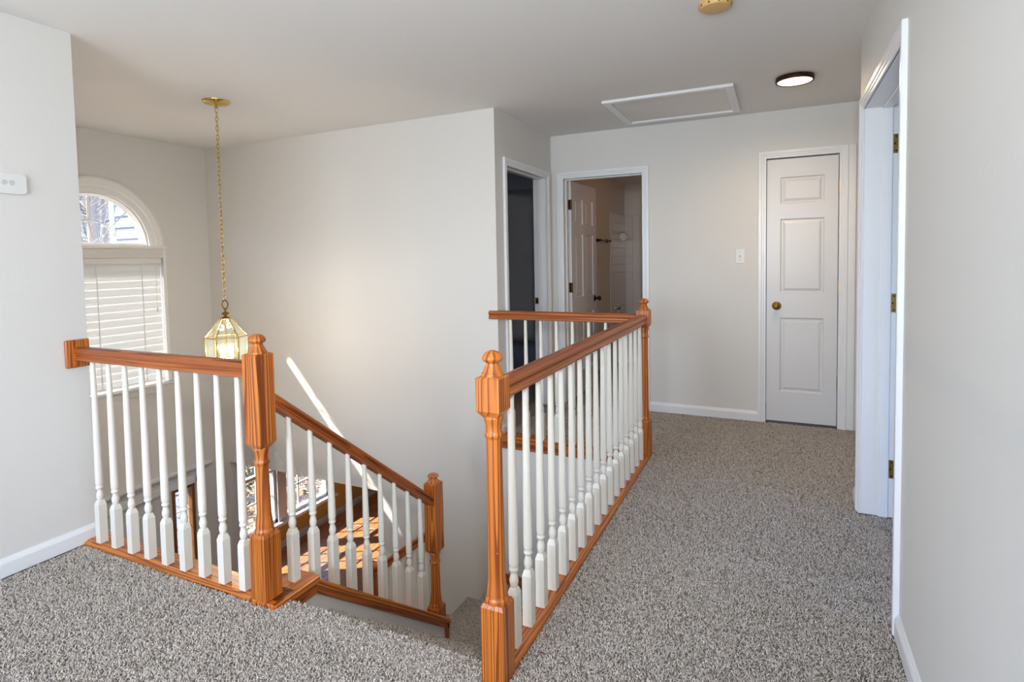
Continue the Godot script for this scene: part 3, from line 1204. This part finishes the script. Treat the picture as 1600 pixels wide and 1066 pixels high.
	q.box(FRONT_X - 0.002, FRONT_X + 0.02, -0.72, -0.645, 2.03, 3.52, 0.003)
	struct("trim_6", q, M.trim_paint)
	q = mb()
	q.sweep([[0.0, -0.06], [0.012, -0.06], [0.02, -0.045], [0.04, -0.03], [0.055, -0.008], [0.07, -0.004], [0.07, 0.008], [0.0, 0.008]], V(FRONT_X, -0.565, 1.6), V(FRONT_X, -0.565, STAIR_Z - 0.1))
	struct("trim_7", q, M.trim_paint, "pale ledge moulding on the foyer wall above the sidelight", "trim")
	var d := mb()
	d.box(FRONT_X - 0.07, FRONT_X - 0.025, LOW, -0.72, 2.1, 3.17, 0.003)
	var fd := struct("door_3", d, M.door_paint, "white front door below the foyer window", "door")
	for r in [[2.2, 2.58], [2.68, 3.07]]:
		for y in [[-1.25, -0.85], [-2.1, -1.4], [-2.65, -2.25]]:
			q = mb()
			q.box(FRONT_X - 0.026, FRONT_X - 0.014, y[0], y[1], r[0], r[1], 0.008)
			part("panel", q, M.door_paint, fd)
	q = mb()
	for s in [[3.232, 3.258, LOW, -0.722], [3.422, 3.448, LOW, -0.722]]:
		q.box(FRONT_X - 0.07, FRONT_X + 0.006, s[2], s[3], s[0], s[1], 0.003)
	q.box(FRONT_X - 0.07, FRONT_X + 0.006, -0.75, -0.722, 3.258, 3.422, 0.003)
	q.box(FRONT_X - 0.07, FRONT_X + 0.006, LOW, LOW + 0.1, 3.258, 3.422, 0.003)
	w = struct("window_3", q, M.frame_wood, "narrow leaded glass sidelight in a brown wooden frame", "window")
	q = mb()
	q.box(FRONT_X - 0.045, FRONT_X - 0.04, LOW + 0.1, -0.75, 3.258, 3.422)
	part("pane", q, M.leaded_glass, w)
	q = mb()
	for z in [3.285, 3.395]:
		q.box(FRONT_X - 0.047, FRONT_X - 0.038, LOW + 0.1, -0.75, z - 0.003, z + 0.003)
	for k in 12:
		var y := -0.8 - 0.16 * k
		q.box(FRONT_X - 0.047, FRONT_X - 0.038, y - 0.003, y + 0.003, 3.258, 3.422)
		q.tube([V(FRONT_X - 0.042, y, 3.34), V(FRONT_X - 0.042, y - 0.05, 3.365), V(FRONT_X - 0.042, y - 0.1, 3.34), V(FRONT_X - 0.042, y - 0.05, 3.315), V(FRONT_X - 0.042, y, 3.34)], 0.003, 5)
	part("lead_cames", q, M.mark, w)

	# --- eave and the siding of the wing outside
	q = mb()
	q.box(-5.29, x0, 1.99, 2.2, 1.0, STAIR_Z - 0.02, 0.0, 2)
	struct("trim_8", q, M.vinyl)
	q = mb()
	q.box(WING_X, x0, LOW - 0.4, CEIL, STAIR_Z, STAIR_Z + 0.115)
	var ww := struct("wall_wing", q, M.siding, "pale siding of the projecting wing outside the foyer window", "wall")
	for i in 44:
		var y := LOW - 0.3 + 0.12 * i
		if y + 0.12 > CEIL:
			break
		q = mb()
		q.slab(PackedVector2Array([Vector2(STAIR_Z - 0.001, y), Vector2(STAIR_Z - 0.02, y), Vector2(STAIR_Z - 0.007, y + 0.122), Vector2(STAIR_Z - 0.001, y + 0.122)]), 0, WING_X, x0)
		part("siding_board", q, M.siding, ww)
	q = mb()
	q.box(WING_X - 0.02, WING_X + 0.05, LOW - 0.4, CEIL, STAIR_Z - 0.025, STAIR_Z + 0.06, 0.003)
	part("corner_board", q, M.vinyl, ww)


# ---------------------------------------------------------------- hanging lantern

func lantern() -> void:
	var cx := -3.41
	var cz := 2.652
	var t := thing("lantern_chandelier", V(cx, CEIL, cz), "brass and glass lantern hanging on a long chain in the stairwell", "chandelier")
	var q := mb()
	q.lathe(V(cx, CEIL, cz), [[0.085, 0.0], [0.085, -0.006], [0.078, -0.016], [0.05, -0.024], [0.02, -0.03], [0.01, -0.045], [0.001, -0.046]], 24)
	part("ceiling_canopy", q, M.brass, t)
	# chain
	var lk := mb()
	var pts := []
	for k in 17:
		var a := TAU * k / 16.0
		pts.append(Vector3(cos(a) * 0.0085, sin(a) * 0.018, 0))
	lk.tube(pts, 0.0026, 6)
	var link := lk.mesh()
	var y := CEIL - 0.06
	var k := 0
	while y > 1.075:
		var o := put("chain_link", link, M.brass, t, V(cx, y, cz) - t.position)
		o.rotation.y = (PI / 2.0) * (k % 2) + 0.5
		y -= 0.03
		k += 1
	q = mb()
	pts = []
	for j in 21:
		var a := TAU * j / 20.0
		pts.append(V(cx + cos(a) * 0.028, 1.045 + sin(a) * 0.028, cz))
	q.tube(pts, 0.0045, 8)
	part("hanging_ring", q, M.old_brass, t)
	q = mb()
	q.lathe(V(cx, 0, cz), [[0.004, 1.02], [0.009, 1.012], [0.009, 1.005], [0.004, 1.0], [0.026, 0.986], [0.022, 0.98], [0.008, 0.972], [0.014, 0.962], [0.034, 0.954], [0.036, 0.949], [0.001, 0.947]], 12)
	part("crown", q, M.old_brass, t)
	# six-sided frame and panes
	var rot := deg_to_rad(-5.0)
	var cn := func(j: int, r: float, yy: float) -> Vector3:
		var a := rot + TAU * j / 6.0
		return V(cx, yy, cz) + Vector3(cos(a) * r, 0, -sin(a) * r)
	for j in 6:
		var e := mb()
		e.tube([cn.call(j, 0.036, 0.95), cn.call(j, 0.132, 0.826)], 0.004, 6)
		e.tube([cn.call(j, 0.132, 0.826), cn.call(j, 0.126, 0.62)], 0.0045, 6)
		part("frame_bar", e, M.brass, t)
		e = mb()
		e.tube([cn.call(j, 0.132, 0.826), cn.call(j + 1, 0.132, 0.826)], 0.0045, 6)
		part("shoulder_bar", e, M.brass, t)
		e = mb()
		e.tube([cn.call(j, 0.126, 0.62), cn.call(j + 1, 0.126, 0.62)], 0.0045, 6)
		part("bottom_bar", e, M.brass, t)
		e = mb()
		e.tube([cn.call(j, 0.036, 0.95), cn.call(j + 1, 0.036, 0.95)], 0.003, 6)
		part("crown_bar", e, M.brass, t)
		for pr in [[0.035, 0.949, 0.131, 0.826], [0.131, 0.826, 0.125, 0.622]]:
			e = mb()
			var a: Vector3 = cn.call(j, pr[0], pr[1])
			var b: Vector3 = cn.call(j + 1, pr[0], pr[1])
			var c: Vector3 = cn.call(j + 1, pr[2], pr[3])
			var d: Vector3 = cn.call(j, pr[2], pr[3])
			var o := (a + b + c + d) / 4.0 - V(cx, 0.8, cz)
			e.quad(a, b, c, d, o)
			part("pane", e, M.lantern_glass, t)
	# candle cluster
	q = mb()
	q.tube([V(cx, 0.95, cz), V(cx, 0.65, cz)], 0.005, 8)
	q.lathe(V(cx, 0.66, cz), [[0.004, 0.02], [0.018, 0.01], [0.024, 0.0], [0.01, -0.02], [0.001, -0.03]], 12)
	part("stem", q, M.brass, t)
	for j in 4:
		var a := rot + TAU * j / 4.0
		var p := V(cx, 0, cz) + Vector3(cos(a) * 0.038, 0, -sin(a) * 0.038)
		q = mb()
		q.tube([V(cx, 0.655, cz), V(cx, 0.645, cz).lerp(p + Vector3(0, 0.645, 0), 0.6), p + Vector3(0, 0.665, 0)], 0.004, 6)
		q.lathe(p, [[0.006, 0.66], [0.018, 0.672], [0.02, 0.678], [0.011, 0.678]], 10)
		part("arm", q, M.brass, t)
		q = mb()
		q.lathe(p, [[0.0105, 0.676], [0.0105, 0.702], [0.004, 0.704]], 10)
		part("candle_sleeve", q, M.candle, t)
		q = mb()
		q.lathe(p, [[0.004, 0.702], [0.009, 0.712], [0.0125, 0.728], [0.011, 0.744], [0.006, 0.762], [0.001, 0.774]], 10)
		part("bulb", q, M.bulb_glow, t)
		var l := OmniLight3D.new()
		l.name = "bulb_light"
		l.light_color = col(1.0, 0.92, 0.8)
		l.light_energy = 0.12
		l.omni_range = 8.0
		l.omni_attenuation = 2.0
		l.light_size = 0.02
		l.shadow_enabled = true
		t.add_child(l, true)
		l.position = p + Vector3(0, 0.732, 0) - t.position


# ---------------------------------------------------------------- fittings on walls and ceiling

func fittings() -> void:
	# flush ceiling light
	var c := V(0.084, CEIL, 3.975)
	var t := thing("ceiling_light", c, "round flush ceiling light with a dark bronze rim", "ceiling light")
	var q := mb()
	q.lathe(c, [[0.098, 0.0], [0.108, -0.003], [0.11, -0.026], [0.107, -0.031], [0.1, -0.031], [0.098, -0.026]], 40)
	part("rim", q, M.bronze, t)
	q = mb()
	q.lathe(c, [[0.099, -0.024], [0.097, -0.028], [0.06, -0.0305], [0.001, -0.031]], 40)
	part("lamp_diffuser", q, M.lamp_glow, t)
	var l := SpotLight3D.new()
	l.name = "ceiling_light_lamp"
	l.light_color = col(1.0, 0.88, 0.72)
	l.light_energy = 1.0
	l.spot_angle = 88.0
	l.spot_angle_attenuation = 1.0
	l.spot_range = 9.0
	l.spot_attenuation = 2.0
	l.light_size = 0.09
	l.shadow_enabled = true
	t.add_child(l, true)
	l.position = Vector3(0, -0.045, 0)
	l.rotation.x = -PI / 2.0

	# smoke detector
	c = V(-0.253, CEIL, 2.655)
	t = thing("smoke_detector", c, "round yellowed smoke detector on the ceiling", "smoke detector")
	q = mb()
	q.lathe(c, [[0.07, 0.0], [0.07, -0.008], [0.065, -0.011], [0.065, -0.022], [0.058, -0.027], [0.03, -0.029], [0.001, -0.029]], 32)
	part("housing", q, M.tan_plastic, t)
	for k in 10:
		var a := TAU * k / 10.0
		var sl := mb()
		var d := Vector3(cos(a), 0, sin(a))
		sl.tube([c + d * 0.065 + Vector3(0, -0.013, 0), c + d * 0.065 + Vector3(0, -0.021, 0)], 0.0035, 6)
		part("vent_slot", sl, M.old_brass, t)

	# attic hatch
	t = thing("attic_hatch", V(-0.7, CEIL, 4.3), "white framed attic hatch in the ceiling near the back wall", "hatch")
	for s in [[-1.13, -0.265, 3.92, 3.972], [-1.13, -0.265, 4.62, 4.672], [-1.13, -1.078, 3.972, 4.62], [-0.317, -0.265, 3.972, 4.62]]:
		q = mb()
		q.box(s[0], s[1], CEIL - 0.02, CEIL, s[2], s[3], 0.004)
		part("frame_board", q, M.trim_paint, t)
	q = mb()
	q.box(-1.078, -0.317, CEIL - 0.006, CEIL - 0.001, 3.972, 4.62)
	part("hatch_panel", q, M.ceiling_paint, t)

	# light switch
	t = thing("light_switch", V(-0.277, 1.307, BACK_Z), "white light switch plate beside the closet door", "switch")
	q = mb()
	q.box(-0.312, -0.242, 1.25, 1.364, BACK_Z - 0.006, BACK_Z, 0.003)
	part("cover_plate", q, M.plastic, t)
	q = mb()
	q.slab(PackedVector2Array([Vector2(BACK_Z - 0.006, 1.296), Vector2(BACK_Z - 0.006, 1.318), Vector2(BACK_Z - 0.016, 1.321), Vector2(BACK_Z - 0.019, 1.314)]), 0, -0.282, -0.272)
	part("toggle", q, M.plastic, t)
	for y in [1.277, 1.337]:
		q = mb()
		q.box(-0.2795, -0.2745, y - 0.0025, y + 0.0025, BACK_Z - 0.0072, BACK_Z - 0.0055)
		part("screw", q, M.mark, t)

	# chime on the left wall, cut by the edge of the frame
	t = thing("door_chime", V(LEFT_X, 1.68, 1.3), "rounded white chime box on the left wall", "chime")
	var poly := PackedVector2Array()
	for e in [[1.346, 1.652, -PI / 2, 0.0], [1.346, 1.712, 0.0, PI / 2], [1.2, 1.712, PI / 2, PI], [1.2, 1.652, PI, PI * 1.5]]:
		for k in 6:
			var a: float = lerpf(e[2], e[3], k / 5.0)
			poly.append(Vector2(e[0] + cos(a) * 0.02, e[1] + sin(a) * 0.013))
	q = mb()
	q.slab(poly, 0, LEFT_X, LEFT_X + 0.016)
	part("housing", q, M.plastic, t)
	for z in [1.287, 1.313]:
		q = mb()
		var pts := []
		for k in 17:
			var a := TAU * k / 16.0
			pts.append(V(LEFT_X + 0.0162, 1.686 + sin(a) * 0.009, z + cos(a) * 0.008))
		q.tube(pts, 0.0012, 5)
		q.box(LEFT_X + 0.0155, LEFT_X + 0.0172, 1.682, 1.692, z - 0.001, z + 0.001)
		part("button_mark", q, M.mark, t)


# ---------------------------------------------------------------- bathroom

func bathroom() -> void:
	var top := 2.29
	var q := mb()
	q.box(-1.985, -1.9, 0, top, BACK_Z + 0.12, 7.67)
	var wl := struct("wall_bathroom", q, M.wall_paint, "bathroom side wall with towel bar and shower tile", "wall")
	q = mb()
	q.box(-1.985, -0.3, 0, top, 7.67, 7.78)
	var wb := struct("wall_bathroom_back", q, M.wall_paint, "tiled end wall of the bathroom shower", "wall")
	q = mb()
	q.box(-0.4, -0.3, 0, top, BACK_Z + 0.12, 7.67)
	struct("wall_bathroom_right", q, M.wall_paint)
	q = mb()
	q.box(-1.985, -0.3, top, CEIL, BACK_Z + 0.12, 7.78)
	struct("ceiling_bathroom", q, M.ceiling_paint)
	# wall tiles
	var s := 0.108
	var tl := mb()
	tl.hexa(Vector3(0, -0.0525, -0.0525), Vector3(0.007, 0.0525, 0.0525), 0.0015)
	var side := tl.mesh()
	tl = mb()
	tl.hexa(Vector3(-0.0525, -0.0525, 0), Vector3(0.0525, 0.0525, 0.007), 0.0015)
	var back := tl.mesh()
	for r in 13:
		var y := 1.87 - s * (r + 0.5)
		for k in 7:
			put("tile", side, M.tile, wl, V(-1.9, y, 7.67 - s * (k + 0.5)))
		for k in 8:
			put("tile", back, M.tile, wb, V(-1.9 + s * (k + 0.5), y, 7.67))
	q = mb()
	q.box(-1.901, -1.889, 0.45, 1.87, 6.905, 6.925, 0.004)
	part("bullnose_trim", q, M.tile, wl)
	# tub
	var t := thing("bathtub", V(-1.15, 0, 7.3), "white bathtub under the bathroom shower tile", "bathtub")
	q = mb()
	q.box(-1.888, -0.41, 0, 0.4, 6.94, 6.99, 0.01)
	part("apron", q, M.tub, t)
	q = mb()
	q.box(-1.888, -0.41, 0.38, 0.42, 6.93, 7.01, 0.012)
	q.box(-1.888, -0.41, 0.38, 0.42, 7.6, 7.66, 0.012)
	q.box(-1.888, -1.8, 0.38, 0.42, 7.01, 7.6, 0.012)
	q.box(-0.5, -0.41, 0.38, 0.42, 7.01, 7.6, 0.012)
	part("rim", q, M.tub, t)
	q = mb()
	q.box(-1.82, -0.48, 0.05, 0.1, 6.99, 7.62, 0.01)
	part("basin_floor", q, M.tub, t)
	# shower head
	t = thing("shower_head", V(-1.893, 1.62, 7.24), "pale shower head on the tiled bathroom wall", "shower head")
	q = mb()
	q.tube([V(-1.893, 1.62, 7.33), V(-1.83, 1.63, 7.3), V(-1.78, 1.6, 7.25)], 0.008, 8)
	part("arm", q, M.chrome, t)
	q = mb()
	q.tube([V(-1.785, 1.605, 7.255), V(-1.79, 1.59, 7.2), V(-1.795, 1.575, 7.15)], 0.016, 14, 0.05)
	part("spray_head", q, M.tub, t)
	# towel bar
	t = thing("towel_bar", V(-1.9, 1.515, 6.5), "dark metal towel bar on the bathroom side wall", "towel bar")
	q = mb()
	q.tube([V(-1.85, 1.515, 6.3), V(-1.85, 1.515, 6.78)], 0.008, 8)
	part("bar", q, M.dark_brass, t)
	for z in [6.34, 6.76]:
		q = mb()
		q.tube([V(-1.899, 1.515, z), V(-1.84, 1.515, z)], 0.013, 10)
		q.tube([V(-1.9, 1.515, z), V(-1.892, 1.515, z)], 0.026, 14)
		part("bracket", q, M.dark_brass, t)
	# globe light over the wash basin, out of sight beside the door
	t = thing("vanity_light", V(-0.4, 1.95, 5.9), "warm globe wall light beside the bathroom doorway", "wall light")
	q = mb()
	q.tube([V(-0.401, 1.95, 5.9), V(-0.44, 1.95, 5.9)], 0.03, 14)
	part("bracket", q, M.chrome, t)
	q = mb()
	var ball := []
	for k in 13:
		var a := PI * k / 12.0
		ball.append([maxf(sin(a) * 0.06, 0.001), 1.95 + cos(a) * 0.06])
	q.lathe(V(-0.5, 0, 5.9), ball, 20)
	part("lamp_globe", q, M.lamp_glow, t)
	var l := OmniLight3D.new()
	l.name = "vanity_lamp"
	l.light_color = col(1.0, 0.66, 0.36)
	l.light_energy = 0.055
	l.omni_range = 8.0
	l.omni_attenuation = 2.0
	l.light_size = 0.055
	l.shadow_enabled = true
	t.add_child(l, true)
	l.position = Vector3(-0.1, 0, 0)
	# mixer valve above the tub
	t = thing("bath_valve", V(-1.893, 0.66, 7.2), "chrome bath valve handle on the shower tile", "tap")
	q = mb()
	q.tube([V(-1.893, 0.66, 7.2), V(-1.885, 0.66, 7.2)], 0.07, 20)
	part("escutcheon", q, M.chrome, t)
	q = mb()
	q.tube([V(-1.885, 0.66, 7.2), V(-1.85, 0.66, 7.2), V(-1.83, 0.66, 7.2)], 0.02, 14, 0.032)
	part("handle", q, M.chrome, t)


# ---------------------------------------------------------------- living room below

func living_room() -> void:
	var q := mb()
	q.box(WING_X, -0.74, LOW - 0.1, LOW - 0.012, 1.5, 8.3)
	var fl := struct("floor_lower", q, M.floor_wood, "brown plank floor of the room below with sun patches", "floor")
	# planks that run along the house front
	var variants := []
	for k in 5:
		var p := mb()
		p.off = Vector2(k * 0.19, k * 0.37)
		p.us = Vector2(4.0, 0.5)
		p.hexa(Vector3(-0.041, -0.012, -0.73), Vector3(0.041, 0.0, 0.73), 0.002, 2)
		variants.append(p.mesh())
	for i in 42:
		for j in 3:
			put("plank", variants[(i * 3 + j * 2) % 5], M.floor_wood, fl, V(WING_X + 0.05 + 0.0835 * i, LOW, 4.56 + 1.462 * j))
	q = mb()
	q.box(WING_X, -2.9, -0.365, -0.3, STAIR_Z + 0.115, 8.3)
	struct("ceiling_lower", q, M.ceiling_paint)
	q = mb()
	q.box(-2.98, -2.88, LOW, -0.365, STAIR_Z + 0.115, 8.3)
	q.box(WING_X, -2.9, LOW, -0.365, 8.2, 8.3)
	struct("wall_lower_far", q, M.wall_paint)
	# window wall with two low sash windows
	var x0 := WING_X - 0.15
	var x1 := WING_X
	q = mb()
	q.box(x0, x1, LOW, -2.4, STAIR_Z + 0.115, 8.3)
	q.box(x0, x1, -0.85, -0.3, STAIR_Z + 0.115, 8.3)
	q.box(x0, x1, -2.4, -0.85, STAIR_Z + 0.115, 4.85)
	q.box(x0, x1, -2.4, -0.85, 5.74, 5.86)
	q.box(x0, x1, -2.4, -0.85, 6.75, 8.3)
	struct("wall_lower_front", q, M.gold_paint, "golden wall of the room below with two low sash windows", "wall")
	q = mb()
	q.box(x1, x1 + 0.014, LOW, LOW + 0.11, STAIR_Z + 0.115, 8.2, 0.003)
	struct("baseboard_lower", q, M.trim_paint)
	q = mb()
	q.box(x0 + 0.05, x1 + 0.07, -2.42, -2.375, 4.78, 6.87, 0.004)
	struct("trim_9", q, M.trim_paint, "deep white window sill in the room below", "trim")
	q = mb()
	q.box(x1 - 0.001, x1 + 0.018, -2.38, -0.78, 5.72, 5.88, 0.003)
	q.box(x1 - 0.001, x1 + 0.018, -2.38, -0.78, 6.73, 6.81, 0.003)
	q.box(x1 - 0.001, x1 + 0.018, -2.38, -0.78, 4.79, 4.87, 0.003)
	q.box(x1 - 0.001, x1 + 0.018, -0.87, -0.78, 4.79, 6.81, 0.003)
	struct("trim_10", q, M.trim_paint)
	var n_ := 5
	for z in [4.85, 5.86]:
		var z2: float = z + 0.89
		q = mb()
		for s in [[z, z + 0.045, -2.38, -0.85], [z2 - 0.045, z2, -2.38, -0.85]]:
			q.box(x0 + 0.03, x1 - 0.03, s[2], s[3], s[0], s[1], 0.003)
		q.box(x0 + 0.03, x1 - 0.03, -2.38, -2.33, z, z2, 0.003)
		q.box(x0 + 0.03, x1 - 0.03, -0.9, -0.85, z, z2, 0.003)
		q.box(x0 + 0.04, x1 - 0.04, -1.645, -1.6, z, z2, 0.003)
		var w := struct("window_%d" % n_, q, M.vinyl, "white sash window with grille in the room below, %s the front corner" % ("nearer" if n_ == 5 else "farther from"), "window")
		n_ += 1
		q = mb()
		for k in [1, 2]:
			var zz: float = z + 0.045 + 0.8 * k / 3.0
			q.box(x0 + 0.07, x0 + 0.09, -2.35, -0.88, zz - 0.009, zz + 0.009)
		for y in [-1.985, -1.25]:
			q.box(x0 + 0.07, x0 + 0.09, y - 0.009, y + 0.009, z + 0.04, z2 - 0.04)
		part("muntins", q, M.vinyl, w)
		for y in [[-2.33, -1.645], [-1.6, -0.9]]:
			q = mb()
			q.box(x0 + 0.078, x0 + 0.082, y[0], y[1], z + 0.045, z2 - 0.045)
			part("pane", q, M.glass, w)


# ---------------------------------------------------------------- outdoors

func ground_y(x: float, z: float) -> float:
	var d := maxf(-7.5 - x, 0.0)
	return -3.15 + 0.02 * d + 0.0075 * d * d + 0.15 * sin(z * 0.35 + x * 0.2)


func outdoors() -> void:
	var nx := 40
	var nz := 40
	var b := mb()
	var far := mb()
	for i in nx:
		for j in nz:
			var xa := -5.2 - 46.0 * i / nx
			var xb := -5.2 - 46.0 * (i + 1) / nx
			var za := -30.0 + 70.0 * j / nz
			var zb := -30.0 + 70.0 * (j + 1) / nz
			var q := b if xa > -24.0 else far
			q.quad(V(xa, ground_y(xa, za), za), V(xb, ground_y(xb, za), za), V(xb, ground_y(xb, zb), zb), V(xa, ground_y(xa, zb), zb), Vector3.UP)
	var o := part("ground", b, M.leaf_litter)
	tag(o, "leaf-covered ground outside the lower windows", "ground", "", "structure")
	o = part("hillside", far, M.wooded_hill)
	tag(o, "grey wooded hillside rising beyond the house", "hillside", "", "structure")
	# fallen leaves near the windows
	var mm := MultiMesh.new()
	mm.transform_format = MultiMesh.TRANSFORM_3D
	mm.use_colors = true
	var lf := mb()
	lf.quad(Vector3(-0.05, 0, 0), Vector3(0, 0.012, -0.03), Vector3(0.06, 0, 0), Vector3(0, 0.012, 0.03), Vector3.UP)
	mm.mesh = lf.mesh()
	mm.instance_count = 5000
	for i in 5000:
		var x := rng.randf_range(-15.0, -6.8)
		var z := rng.randf_range(2.0, 14.0)
		var bs := Basis.from_euler(Vector3(rng.randf_range(-0.5, 0.5), rng.randf() * TAU, rng.randf_range(-0.5, 0.5))).scaled(Vector3.ONE * rng.randf_range(0.7, 1.6))
		mm.set_instance_transform(i, Transform3D(bs, V(x, ground_y(x, z) + 0.02, z)))
		var k := rng.randf()
		mm.set_instance_color(i, Color(0.2, 0.13, 0.06).lerp(Color(0.5, 0.4, 0.25), k))
	var mi := MultiMeshInstance3D.new()
	mi.multimesh = mm
	mi.material_override = M.pile
	mi.name = "fallen_leaves"
	add_child(mi)
	tag(mi, "scattered fallen leaves on the ground outside", "leaves", "", "stuff")
	# shrubs by the lower windows
	for s in [[-8.6, 6.4, 0.55, "mid-sized green shrub between two others outside the lower windows"], [-9.4, 7.7, 0.75, "largest green shrub outside the lower windows"], [-8.9, 5.0, 0.42, "smallest green shrub outside the lower windows"]]:
		var t := thing("shrub", V(s[0], ground_y(s[0], s[1]), s[1]), s[3], "shrub", "shrubs outside the lower windows")
		var q := mb()
		for k in 260:
			var d: Vector3 = Vector3(rng.randfn(), absf(rng.randfn()), rng.randfn()).normalized() * s[2] * rng.randf_range(0.55, 1.0)
			var a := t.position + d
			var u := Vector3(rng.randfn(), rng.randfn(), rng.randfn()).normalized()
			var w := u.cross(d.normalized()).normalized()
			q.quad(a - u * 0.05, a + w * 0.025, a + u * 0.06, a - w * 0.025, d)
		part("foliage", q, M.shrub, t)
		q = mb()
		for k in 7:
			var a := TAU * k / 7.0
			q.tube([t.position, t.position + Vector3(cos(a) * 0.3, 0.7, sin(a) * 0.3) * s[2]], 0.012, 5, 0.005)
		part("stems", q, M.dark_bark, t)
	# bare trees seen through the half-round window
	var spots := [
		[-11.0, 6.1, 8.0, 0, "small pale bare tree just outside the foyer window"],
		[-16.5, 9.0, 9.5, 0, "taller pale bare tree behind the small pale tree"],
		[-22.0, 12.2, 10.0, 1, "dark bare tree on the hillside behind the pale trees"],
		[-28.0, 15.8, 11.0, 0, "tallest pale bare tree far up the hillside"],
	]
	for i in spots.size():
		var s: Array = spots[i]
		var base := V(s[0], ground_y(s[0], s[1]) - 0.05, s[1])
		var t := thing("bare_tree", base, s[4], "tree", "bare trees outside")
		var q := mb()
		var top: Vector3 = base + Vector3(rng.randf_range(-0.4, 0.4), s[2], rng.randf_range(-0.4, 0.4))
		q.tube([base, base.lerp(top, 0.35) + Vector3(0.1, 0, 0.1), base.lerp(top, 0.7), top], 0.13, 8, 0.02)
		part("trunk", q, M.bark if s[3] == 0 else M.dark_bark, t)
		q = mb()
		for k in 40:
			var f := rng.randf_range(0.22, 0.97)
			branch(q, base.lerp(top, f), Vector3(rng.randfn(), rng.randf_range(0.1, 0.9), rng.randfn()).normalized(), s[2] * (1.05 - f) * 0.32, 0.035 * (1.15 - f), 3)
		part("branches", q, M.bark if s[3] == 0 else M.dark_bark, t)


func branch(q: MB, a: Vector3, d: Vector3, l: float, r: float, depth: int) -> void:
	var m := a + d * l * 0.5 + Vector3(rng.randfn(), rng.randfn(), rng.randfn()) * l * 0.06
	var e := a + d * l + Vector3(0, l * 0.1, 0)
	q.tube([a, m, e], r, 4 if depth < 3 else 5, r * 0.45)
	if depth <= 1:
		return
	for k in 3:
		var s := rng.randf_range(0.3, 0.95)
		branch(q, a.lerp(e, s), (d + Vector3(rng.randfn(), rng.randfn() * 0.7, rng.randfn()) * 0.75).normalized(), l * 0.55, maxf(r * 0.5, 0.006), depth - 1)


# ---------------------------------------------------------------- carpet pile

func pile() -> void:
	var tuft := mb()
	# a short twisted strand, bent over
	var rings := []
	for p in [[0.0, 0.0, 0.0011], [0.0006, 0.004, 0.0019], [0.003, 0.0085, 0.0018], [0.0065, 0.0105, 0.0009]]:
		var r := PackedVector3Array()
		for k in 4:
			var a: float = TAU * k / 4.0 + p[1] * 90.0
			r.append(Vector3(p[0] + cos(a) * p[2], p[1], sin(a) * p[2]))
		rings.append(r)
	tuft.loft(rings, true)
	var areas := [
		[-2.97, 0.36, 0.9, 1.5, -0.006], [-1.735, -0.85, 1.5, 1.578, -0.006], [-0.755, 0.36, 1.5, 2.6, -0.006], [-0.755, 0.36, 2.6, 4.82, -0.006], [0.36, 0.53, 2.32, 3.27, -0.006], [0.36, 0.6, 3.45, 4.82, -0.006],
		[-1.855, -0.75, 3.795, 4.82, -0.006], [-1.93, -0.77, 2.78, 3.69, -1.112], [-2.17, -1.95, 2.78, 3.7, -1.297],
	]
	for k in range(1, 6):
		areas.append([-1.75, -0.8, 1.57 + 0.24 * (k - 1) + 0.02, 1.57 + 0.24 * k + 0.008, -0.185 * k - 0.002])
	var spots := []
	for a in areas:
		var gap := 0.0055 if a[2] < 2.5 else 0.0068
		var n_ := int((a[1] - a[0]) * (a[3] - a[2]) / gap / gap)
		for i in n_:
			spots.append(V(rng.randf_range(a[0], a[1]), a[4], rng.randf_range(a[2], a[3])))
	var mm := MultiMesh.new()
	mm.transform_format = MultiMesh.TRANSFORM_3D
	mm.use_colors = true
	mm.mesh = tuft.mesh()
	mm.instance_count = spots.size()
	var patch := FastNoiseLite.new()
	patch.seed = 3
	patch.frequency = 2.5
	for i in spots.size():
		var p: Vector3 = spots[i]
		var lean := patch.get_noise_2d(p.x, p.z)
		var bs := Basis(Vector3.UP, rng.randf() * TAU + lean * 2.0) * Basis(Vector3.BACK, rng.randf_range(-0.5, 0.35))
		bs = bs.scaled(Vector3(1.05, rng.randf_range(0.75, 1.1), 1.05))
		mm.set_instance_transform(i, Transform3D(bs, p))
		var k := rng.randf()
		var c := Color(0.66, 0.61, 0.565) if k < 0.58 else (Color(0.5, 0.45, 0.41) if k < 0.8 else (Color(0.75, 0.71, 0.67) if k < 0.94 else Color(0.26, 0.22, 0.19)))
		mm.set_instance_color(i, c * Color(0.97, 0.945, 0.915) * rng.randf_range(0.86, 1.08))
	var mi := MultiMeshInstance3D.new()
	mi.multimesh = mm
	mi.material_override = M.pile
	mi.name = "carpet_pile"
	add_child(mi)
	tag(mi, "speckled grey frieze carpet pile covering hall and stairs", "carpet", "", "stuff")
	print("tufts ", spots.size())
